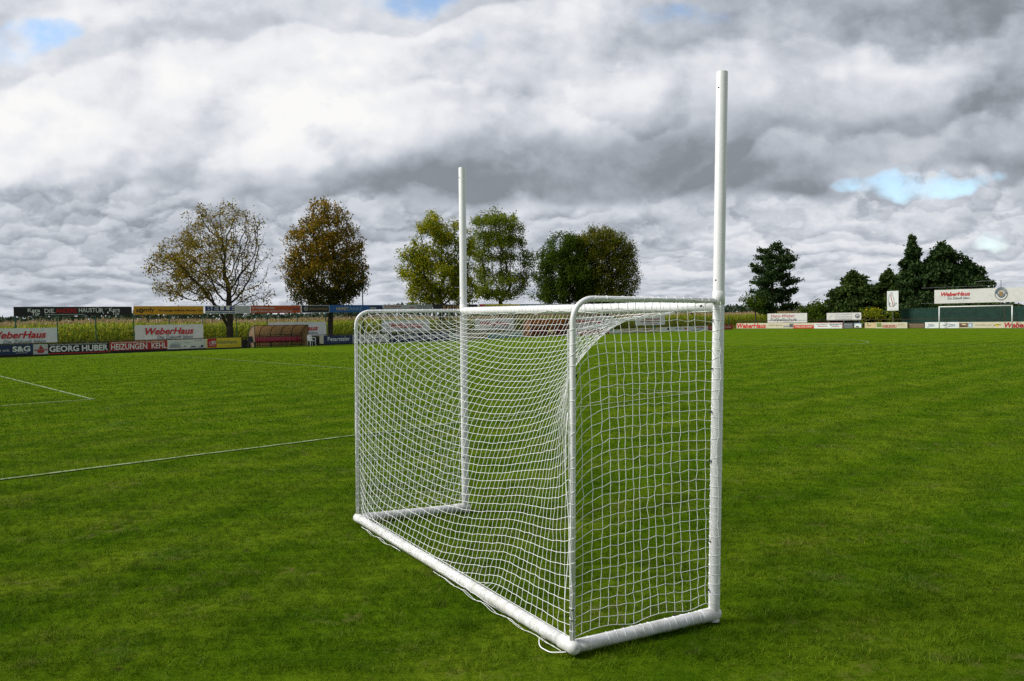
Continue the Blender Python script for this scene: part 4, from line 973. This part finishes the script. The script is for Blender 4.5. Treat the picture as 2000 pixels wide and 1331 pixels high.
def clumps(g, wl):
    """a smooth 3-D field: boughs where it is high, gaps where it is low"""
    K = g.normal(0, 1, (7,3)); K /= np.linalg.norm(K, axis=1)[:,None]; K *= 2*PI/(wl*g.uniform(.75,1.5,(7,1))); K[:,2] *= 1.35; ph = g.uniform(0, 2*PI, 7)
    return lambda P: np.sin(P@K.T+ph).sum(1)/1.9
def grow(att, start, g, step, di, dk, iters=160, up=.08, sp=None):
    """space colonisation: returns node positions and parents"""
    nod = [np.array(s, float) for s in start]; par = list(sp) if sp else [-1]+list(range(len(start)-1))
    A = att.copy(); Np = np.array(nod)
    D = np.linalg.norm(A[:,None]-Np[None], axis=2); near = D.argmin(1); dm = D.min(1)
    for _ in range(iters):
        if not len(A): break
        act = dm < di
        if not act.any(): act = dm <= np.quantile(dm, .05)
        new = []; newp = []
        for i in np.unique(near[act]):
            v = A[act & (near == i)]-nod[i]; v /= np.linalg.norm(v, axis=1)[:,None]+1e-9; d = v.mean(0)+g.normal(0,.12,3)+np.array([0,0,up])
            d /= np.linalg.norm(d)+1e-9; new.append(nod[i]+d*step); newp.append(i)
        b = len(nod); nod += new; par += newp
        D = np.linalg.norm(A[:,None]-np.array(new)[None], axis=2); k = D.argmin(1); d2 = D.min(1); up_ = d2 < dm
        near = np.where(up_, b+k, near); dm = np.where(up_, d2, dm)
        keep = dm > dk; A = A[keep]; near = near[keep]; dm = dm[keep]
        if len(nod) > 5200: break
    return np.array(nod), np.array(par)
def tree(pl, px, py, ells, leaf, label, name='tree', cat='tree', trunk_r=.35, fork=None, natt=700, k=3, size=.16, spread=.2, group='trees behind the fence', seed=1, bark=BARK, low=None, leafy=1.0, step=.32, dens=None, gap=.0, wl=2.0):
    g = np.random.default_rng(seed); X, _ = pl.hit(px, 665); bx, by, _ = pl.pt(X); base = np.array([bx, by, 0.0])
    dist = by; m = dist/F
    hor = lambda x: 622.77-.01615*(x-1000)
    vdir = np.array([bx, by])/math.hypot(bx, by); right = np.array([vdir[1], -vdir[0]]); sc = m/ (vdir[1])*vdir[1]
    P = []; vol = [e[2]*e[2]*e[3] for e in ells]
    for e, v in zip(ells, vol):
        cx, cy, rx, ry = e[:4]; n = max(6, int(natt*v/sum(vol)*(e[4] if len(e) > 4 else 1)))
        q = g.normal(0, 1, (n,3)); q /= np.linalg.norm(q, axis=1)[:,None]; q *= g.uniform(.18, 1, n)[:,None]**(1/2.2)
        lx = (cx-px)*m+q[:,0]*rx*m; ly = q[:,1]*rx*m*.85; lz = HC+(hor(cx)-cy)*m+q[:,2]*ry*m
        P.append(np.stack([lx*right[0]+ly*vdir[0], lx*right[1]+ly*vdir[1], lz], 1))
    A = np.concatenate(P); A = A[A[:,2] > .6]; cl = clumps(g, wl); A = A[cl(A)+g.normal(0,.25,len(A)) > gap-.75]
    zmin = np.quantile(A[:,2], .04)
    st = [np.array([0,0,z]) for z in np.arange(0, max(1.2, zmin*.9), step)]
    for i in range(1, len(st)): st[i] = st[i]+np.array([math.sin(i*.5+seed)*.03, math.cos(i*.6)*.03, 0])
    sp_ = None
    if fork:                                        # a second stem leaves the trunk at the fork
        f0 = int(fork[0]/step); sp_ = list(range(-1, len(st)-1))
        for k_ in range(1, int(fork[2]/step)+1):
            q_ = st[f0]+np.array([*(right*fork[1]*k_*step), k_*step])*np.array([1,1,.94]); sp_.append(f0 if k_ == 1 else len(st)-1); st.append(q_)
    nod, par = grow(A, st, g, step, step*6.5, step*1.2, sp=sp_)
    n = len(nod); cnt = np.zeros(n); ch = np.zeros(n, int)
    for i in range(n-1, 0, -1):
        if ch[i] == 0: cnt[i] = 1
        cnt[par[i]] += cnt[i]; ch[par[i]] += 1
    rad = np.maximum(trunk_r*(np.maximum(cnt, 1)/cnt.max())**.50, .011)
    zf = nod[:,2]; rad[:3] *= np.array([1.3,1.15,1.05])
    root = empty(name, base, label=label, cat=cat, group=group)
    # wood: one frustum per segment
    ang = np.arange(5)*2*PI/5; i1 = np.arange(1, n); p0 = nod[par[1:]]; p1 = nod[1:]; d = p1-p0; d /= np.linalg.norm(d, axis=1)[:,None]+1e-9
    a = np.cross(d, np.where(np.abs(d[:,2:3]) < .9, np.array([[0,0,1.0]]), np.array([[1.0,0,0]]))); a /= np.linalg.norm(a, axis=1)[:,None]; b = np.cross(d, a)
    def ring(p, r): return p[:,None]+r[:,None,None]*(np.cos(ang)[None,:,None]*a[:,None]+np.sin(ang)[None,:,None]*b[:,None])
    r0, r1 = ring(p0, np.minimum(rad[par[1:]], rad[1:]*1.5)), ring(p1+d*.02, rad[1:])
    qd = np.stack([r0, np.roll(r0,-1,1), np.roll(r1,-1,1), r1], 2).reshape(-1,4,3)
    quads_mesh('trunk', qd, bark, root)
    tips = nod[(rad < .045) & (zf > zmin*.8)]; tips = np.concatenate([tips, tips+g.normal(0, step*.6, tips.shape)]); tips = tips[cl(tips)+g.normal(0,.22,len(tips)) > gap-.35]
    if leafy < 1:
        f = np.ones(len(tips)) if dens is None else np.clip(dens((tips@np.array([*right,0]))/m, (tips[:,2]-HC)/m), 0, 1)
        tips = tips[g.random(len(tips)) < leafy*f]
    if low is not None:
        cut = low[0]*m; hi_ = g.normal(tips[:,2], .9) > HC+cut
        L1 = leaf_cloud(tips[hi_], size, g, k, spread); L2 = leaf_cloud(tips[~hi_], size, g, k, spread)
        quads_mesh('crown', L1, leaf, root); quads_mesh('crown', L2, low[1], root)
    else: quads_mesh('crown', leaf_cloud(tips, size, g, k, spread), leaf, root)
    return root
TP = FEN.off(2.6)
tree(TP,449,660,[(420,510,105,62,1.2),(445,455,80,58),(350,525,52,40,1.3),(480,500,58,70),(385,560,70,35,1.3),(470,565,60,34,1.2),(505,580,30,20)],LEAF['sparse'],'broad half bare tree with brown leaves and a forked trunk',trunk_r=.29,natt=3000,k=9,size=.135,spread=.2,seed=4,leafy=.85,step=.27,gap=.12,wl=1.7,fork=(1.35,-.42,1.8),
  dens=lambda x, z: .30+.9*np.clip((20-x)/90,0,1)+.7*np.clip((75-z)/80,0,1))
tree(TP,646,655,[(642,430,45,42),(625,480,62,55),(665,490,55,62),(640,545,82,50,1.2),(600,520,46,42),(690,540,36,56),(640,585,66,20)],LEAF['autumn'],'rounded autumn tree turning orange at its top',trunk_r=.25,natt=2600,k=16,size=.155,spread=.21,seed=9,low=(88,LEAF['autumn_low']),step=.28,gap=.12,wl=1.8)
tree(TP.off(4),864,640,[(845,470,36,56),(872,455,32,40),(808,520,36,40,1.1),(850,540,58,55),(905,500,32,56),(905,560,36,40),(830,580,40,24)],LEAF['yellow'],'loose yellow green tree left of the farther post',trunk_r=.26,natt=2300,k=21,size=.17,spread=.26,seed=14,gap=.25,wl=2.3,step=.3)
tree(TP.off(5),978,636,[(972,445,48,40),(985,470,46,50),(950,500,36,54),(1005,515,34,52),(975,560,58,32),(1030,520,26,32)],LEAF['green'],'airy green tree right of the farther post',trunk_r=.22,natt=2100,k=16,size=.165,spread=.26,seed=21,gap=.20,wl=2.0,step=.3)
tree(TP.off(6),1112,634,[(1080,530,38,60),(1110,500,46,48),(1125,545,56,50),(1085,575,44,22)],LEAF['dark'],'dark green tree with a dense crown behind the near goal corner',trunk_r=.25,natt=1900,k=22,size=.18,spread=.28,seed=33,gap=-.1,wl=2.2)
tree(TP.off(3),1186,634,[(1172,480,56,36),(1200,500,48,46),(1165,540,60,56),(1215,540,38,44),(1180,580,66,20)],LEAF['olive'],'dense olive brown tree beside the dark green one',trunk_r=.28,natt=2600,k=20,size=.165,spread=.27,seed=40,gap=-.15,wl=2.0)
def conifer(pl, px, ybase, ytop, halfw, shape, label, leaf, seed, name='conifer', dens=1.0, pads=False, lean=0.0, droop=.2, trunk_r=.22, nsz=.30, zlow=.06):
    """shape(t) gives the crown half width (0..1) at height share t"""
    g = np.random.default_rng(seed); X, _ = pl.hit(px, 640); bx, by, _ = pl.pt(X); m = by/F; hor = 622.77-.01615*(px-1000)
    H = HC+(hor-ytop)*m; W = halfw*m
    root = empty(name, (bx,by,0), label=label, cat='tree' if name != 'shrub' else 'shrub')
    mb = MB(); zt = np.linspace(0, H*.97, 14); tr = np.stack([lean*zt/H+.05*np.sin(zt), .05*np.cos(zt*.8), zt], 1)
    mb.tube(tr, np.linspace(trunk_r, .03, 14), 8); pts = []
    nb = int((60 if pads else 120)*dens); az = 0
    for i in range(nb):
        t = zlow+(1-zlow)*(i+.5)/nb*.985 if not pads else zlow+(1-zlow)*(np.floor((i+.5)/nb*9)+.5+.30*math.sin(az+seed)+g.normal(0,.16))/9.3
        t = min(max(t, .02), .985); az += 2.4+g.normal(0,.35); r = W*shape(t)*(g.uniform(.45,1.30) if not pads else g.uniform(.55,1.22))*(1+.16*math.sin(az*2+seed)+.12*math.sin(t*17+az))
        z0 = H*t; L = max(r, .15); d = np.array([math.cos(az), math.sin(az), 0])
        c = np.array([np.interp(z0, zt, tr[:,0]), np.interp(z0, zt, tr[:,1]), z0])
        s = np.linspace(0, 1, 6)[:,None]
        B = c+d*L*s+np.array([0,0,1.0])*(droop*L*(-s+1.15*s*s) if not pads else L*(.10*s+.10*s*s))
        mb.tube(B, np.linspace(.05*min(1,L), .012, 6), 4)
        nn = max(4, int(L*(15 if pads else 13)))
        u_ = g.uniform(.22 if not pads else .40, 1.03, nn)[:,None]; q = c+d*L*u_+np.array([0,0,1.0])*(droop*L*(-u_+1.15*u_*u_) if not pads else L*(.10*u_+.10*u_*u_))
        lat = np.cross(d, [0,0,1.0]); q = q+lat*g.normal(0,.16*L*(1 if not pads else 1.3),(nn,1))*(.35+u_*.6)+np.array([0,0,1.0])*g.normal(.05 if pads else -.05,.10 if pads else .16,(nn,1))
        pts.append(q)
    tp = c+g.normal(0,.12,(10,3))*np.array([1,1,2]); pts.append(tp)
    mb.build('trunk', BARK2, root, smooth=True)
    quads_mesh('crown', leaf_cloud(np.concatenate(pts), nsz, g, 5 if not pads else 6, .16 if not pads else .17), leaf, root)
    return root
CP = BACK.off(9)
def pine_shape(t):
    return float(np.interp(t, [0,.10,.18,.28,.36,.44,.52,.60,.70,.80,.90,1], [.2,.55,.88,.70,.98,.60,.85,.58,.72,.60,.45,.12]))
conifer(CP,1510,632,477,62,pine_shape,'dark flat layered pine standing alone in front of the corn',LEAF['needle'],5,name='pine_tree',dens=1.2,pads=True,trunk_r=.26,zlow=.15,nsz=.27)
tree(BACK.off(4),1476,632,[(1470,590,24,14),(1478,597,26,9)],LEAF['dark'],'small round headed tree under the layered pine',trunk_r=.09,natt=260,k=7,size=.24,spread=.26,seed=50,step=.3,group=None)
tree(BACK.off(7),1592,634,[(1590,603,26,15),(1605,612,24,16),(1578,612,16,14),(1596,622,34,12)],LEAF['dark'],'broad dark bush between the two white hoardings',name='bush',cat='bush',trunk_r=.10,natt=520,k=7,size=.26,spread=.28,seed=52,step=.32,group=None)
CG = BACK.off(11)
spire = lambda t: (1-t)**.8*(.85+.15*math.sin(t*40))*min(1, .7+t*3)
yew = lambda t: min(1, (1-t)*2.1)**.75*(.8+.2*math.sin(t*31))*min(1,.75+t*2)
conifer(CG,1667,632,531,54,yew,'rounded dark yew left of the upright sign',LEAF['needle2'],61,name='yew_tree',dens=1.9,droop=-.55,nsz=.36,zlow=.03)
conifer(CG.off(2),1735,632,530,44,yew,'shorter dark yew behind the upright sign',LEAF['needle2'],62,name='yew_tree',dens=1.5,droop=-.5,nsz=.36,zlow=.03)
conifer(CG.off(1),1782,632,463,60,spire,'tall dark spire shaped conifer, highest of the group',LEAF['needle'],63,dens=1.9,droop=.35,nsz=.34,zlow=.02)
conifer(CG.off(3),1840,632,476,76,yew,'feathery dark conifer right of the spire',LEAF['needle'],64,dens=2.0,droop=-.65,nsz=.34,zlow=.02)
conifer(CG.off(4),1890,632,510,50,yew,'low feathery conifer behind the long high banner',LEAF['needle'],65,dens=1.5,droop=-.7,nsz=.34,zlow=.02)
for i, (px, yt, hw, lb) in enumerate(((1708,604,22,'pale green shrub left of the upright sign'),(1742,603,12,'small pale green shrub under the upright sign'),(1690,612,14,'low yellowish shrub right of the crested hoarding'))):
    tree(BACK.off(6),px,632,[(px,(yt+630)/2,hw,(630-yt)/2)],LEAF['green'] if i else LEAF['yellow'],lb,name='shrub',cat='shrub',trunk_r=.05,natt=200,k=6,size=.24,spread=.25,seed=70+i,step=.3,group='shrubs behind the far goal')
# dark hedge seen between the screen fence and the long banner
g = np.random.default_rng(8); Xh0 = BACK.off(8).hit(1830,600)[0]; Xh1 = BACK.off(8).hit(2080,600)[0]
xs = g.uniform(0, Xh1-Xh0, 3600); P = np.stack([xs, g.uniform(-.8,.8,3600), g.uniform(.1,1,3600)**.8*(2.65+.25*np.sin(xs*1.3)+.2*np.sin(xs*3.1))], 1)
hd = quads_mesh('hedge', leaf_cloud(P, .30, g, 3, .18), LEAF['needle2'], loc=BACK.off(8).pt(Xh0), rotz=BACK.yaw)
tag(hd, 'dark hedge behind the green screen fence', 'hedge')

# ------------------------------------------------------------------ maize field, weeds, far woods
CORN = foliage('maize_leaves', [(.085,.17,.010),(.17,.27,.016),(.29,.35,.024),(.41,.40,.035),(.50,.43,.08)], trans=.5)
TASS = foliage('maize_tassels', [(.40,.27,.16),(.52,.38,.22),(.44,.36,.16)], trans=.2)
DRYG = foliage('dry_grass', [(.10,.12,.016),(.20,.16,.035),(.28,.21,.06),(.13,.13,.02)], trans=.3)
def maize():
    g = np.random.default_rng(17); pos = []
    ys = SIDE.off(8.5)
    for k in range(6):
        n = 720; x = np.linspace(-14, 138, n)+g.normal(0,.07,n); q = ys.p[None]+ys.d[None]*x[:,None]-ys.n[None]*(k*.75+g.normal(0,.08,(n,1))); pos.append(q)
    yb = BACK.off(15)
    for k in range(5):
        n = 380; x = np.linspace(-34, 60, n)+g.normal(0,.08,n); q = yb.p[None]+yb.d[None]*(x[:,None]+30)-yb.n[None]*(k*.75+g.normal(0,.08,(n,1))); pos.append(q)
    n = 7500; x = g.uniform(-14, 150, n); q = ys.p[None]+ys.d[None]*x[:,None]-ys.n[None]*(4.5+g.random((n,1))**1.5*75); pos.append(q)
    n = 3000; x = g.uniform(-40, 60, n); q = yb.p[None]+yb.d[None]*(x[:,None]+30)-yb.n[None]*(4+g.random((n,1))**1.4*90); pos.append(q)
    P = np.concatenate(pos); n = len(P); H = g.normal(2.22,.11,n)+.10*np.sin(P[:,0]*.21+P[:,1]*.13)
    P3 = np.concatenate([P, np.zeros((n,1))], 1)
    L = []; T = []
    up = np.array([0,0,1.0])
    # stalks
    a = g.uniform(0, PI, n); w = np.stack([np.cos(a), np.sin(a), np.zeros(n)], 1)*.014
    top = P3+up*H[:,None]*.93; L.append(np.stack([P3-w, P3+w, top+w*.5, top-w*.5], 1))
    for i in range(9):
        t = .10+.80*(i+g.uniform(-.3,.3,n))/9; az = g.uniform(0, 2*PI, n); d = np.stack([np.cos(az), np.sin(az), np.zeros(n)], 1); s = np.stack([-np.sin(az), np.cos(az), np.zeros(n)], 1)
        ln = g.uniform(.32,.62,n)[:,None]*(1.0 if i < 7 else .75); z = (H*t)[:,None]
        p0 = P3+up*z; p1 = p0+d*ln*.45+up*ln*.55; p2 = p0+d*ln*.9+up*ln*.55*g.uniform(.3,1,(n,1)); p3 = p0+d*ln*1.15+up*ln*g.uniform(-.35,.25,(n,1))
        wd = .042
        L.append(np.stack([p0-s*.02, p0+s*.02, p1+s*wd, p1-s*wd], 1)); L.append(np.stack([p1-s*wd, p1+s*wd, p2+s*wd*.8, p2-s*wd*.8], 1)); L.append(np.stack([p2-s*wd*.8, p2+s*wd*.8, p3+s*.008, p3-s*.008], 1))
    for i in range(4):
        az = g.uniform(0, 2*PI, n); d = np.stack([np.cos(az), np.sin(az), np.zeros(n)], 1); s = np.stack([-np.sin(az), np.cos(az), np.zeros(n)], 1)*.014
        p0 = P3+up*(H*.92)[:,None]; p1 = p0+d*g.uniform(.03,.14,(n,1))+up*g.uniform(.18,.30,(n,1)); T.append(np.stack([p0-s, p0+s, p1+s*.8, p1-s*.8], 1))
    o = quads_mesh('maize_field', np.concatenate(L), CORN); tag(o, 'tall ripening maize with brown tassels behind the fence', 'crop', kind='stuff')
    quads_mesh('tassels', np.concatenate(T), TASS, o)
    # the closed canopy below the tassel tops
    mb = MB(); h = 1.75
    for pl, x0, x1, d0, d1 in ((ys,-14,150,3.5,160),(yb,-6,95,3.0,170)):
        A = [pl.p+pl.d*x-pl.n*d for x, d in ((x0,d0),(x1,d0),(x1,d1),(x0,d1))]
        mb.add([(q[0], q[1], z) for z in (.02, h+(.01 if pl is yb else 0)) for q in A], [(4,5,6,7)]+[(i,(i+1)%4,4+(i+1)%4,4+i) for i in range(4)])
    mb.build('canopy', mat('maize_canopy', (.15,.14,.03), .95, noise=.5, nscale=.9), o)
    # dry grass verge in front of the maize and behind the boards
    V = []
    for pl, x0, x1, d0, d1, nn, hh in ((SIDE,-14,140,3.0,8.6,26000,.42),(BACK,-5,70,2.0,14,9000,.45)):
        m = nn; x = g.uniform(x0, x1, m); d = g.uniform(d0, d1, m)
        p = np.concatenate([pl.p[None]+pl.d[None]*x[:,None]-pl.n[None]*d[:,None], np.zeros((m,1))], 1)
        az = g.uniform(0, 2*PI, m); dd = np.stack([np.cos(az), np.sin(az), np.zeros(m)], 1); h_ = g.uniform(.4,1.4,m)[:,None]*hh
        V.append(np.stack([p-dd*.025, p+dd*.025, p+dd[:, [1,0,2]]*h_*.45+up*h_], 1))
    o = quads_mesh('verge_weeds', np.concatenate(V), DRYG, k=3); tag(o, 'dry straw coloured weeds growing between fence and maize', 'weeds', kind='stuff')
maize()
def woods():
    g = np.random.default_rng(23); V = []
    tops = [(-100,622),(20,620),(110,617.5),(180,618),(250,614.5),(330,611.5),(400,613),(520,613),(620,616),(672,609),(720,604),(770,599),(800,592),(820,596),(870,598),(960,600),(1000,602),(1100,604),(1200,604),(1250,603),(1300,606),(1400,604),(1436,598),(1450,600),(1500,602),(1600,600),(1700,598),(2100,594)]
    tx = np.array([t[0] for t in tops]); ty = np.array([t[1] for t in tops])
    n = 9000; px = g.uniform(-100, 2100, n); dist = 330+60*g.random(n)
    yt = np.interp(px, tx, ty)+g.normal(0,1.0,n)+1.3*np.sin(px*.13)+1.1*np.sin(px*.047+1); hor = 622.77-.01615*(px-1000)
    z = HC+(hor-yt)*dist/F; zz = z*g.random(n)**.55
    P = np.stack([(px-1000)/F*dist, dist, np.maximum(zz,.3)], 1)
    o = quads_mesh('far_woods', leaf_cloud(P, 1.5, g, 2, .45), foliage('far_wood_leaves', [(.030,.048,.030),(.045,.065,.036),(.060,.075,.042)], trans=.1))
    tag(o, 'low distant woods along the horizon', 'woods', kind='stuff')
woods()
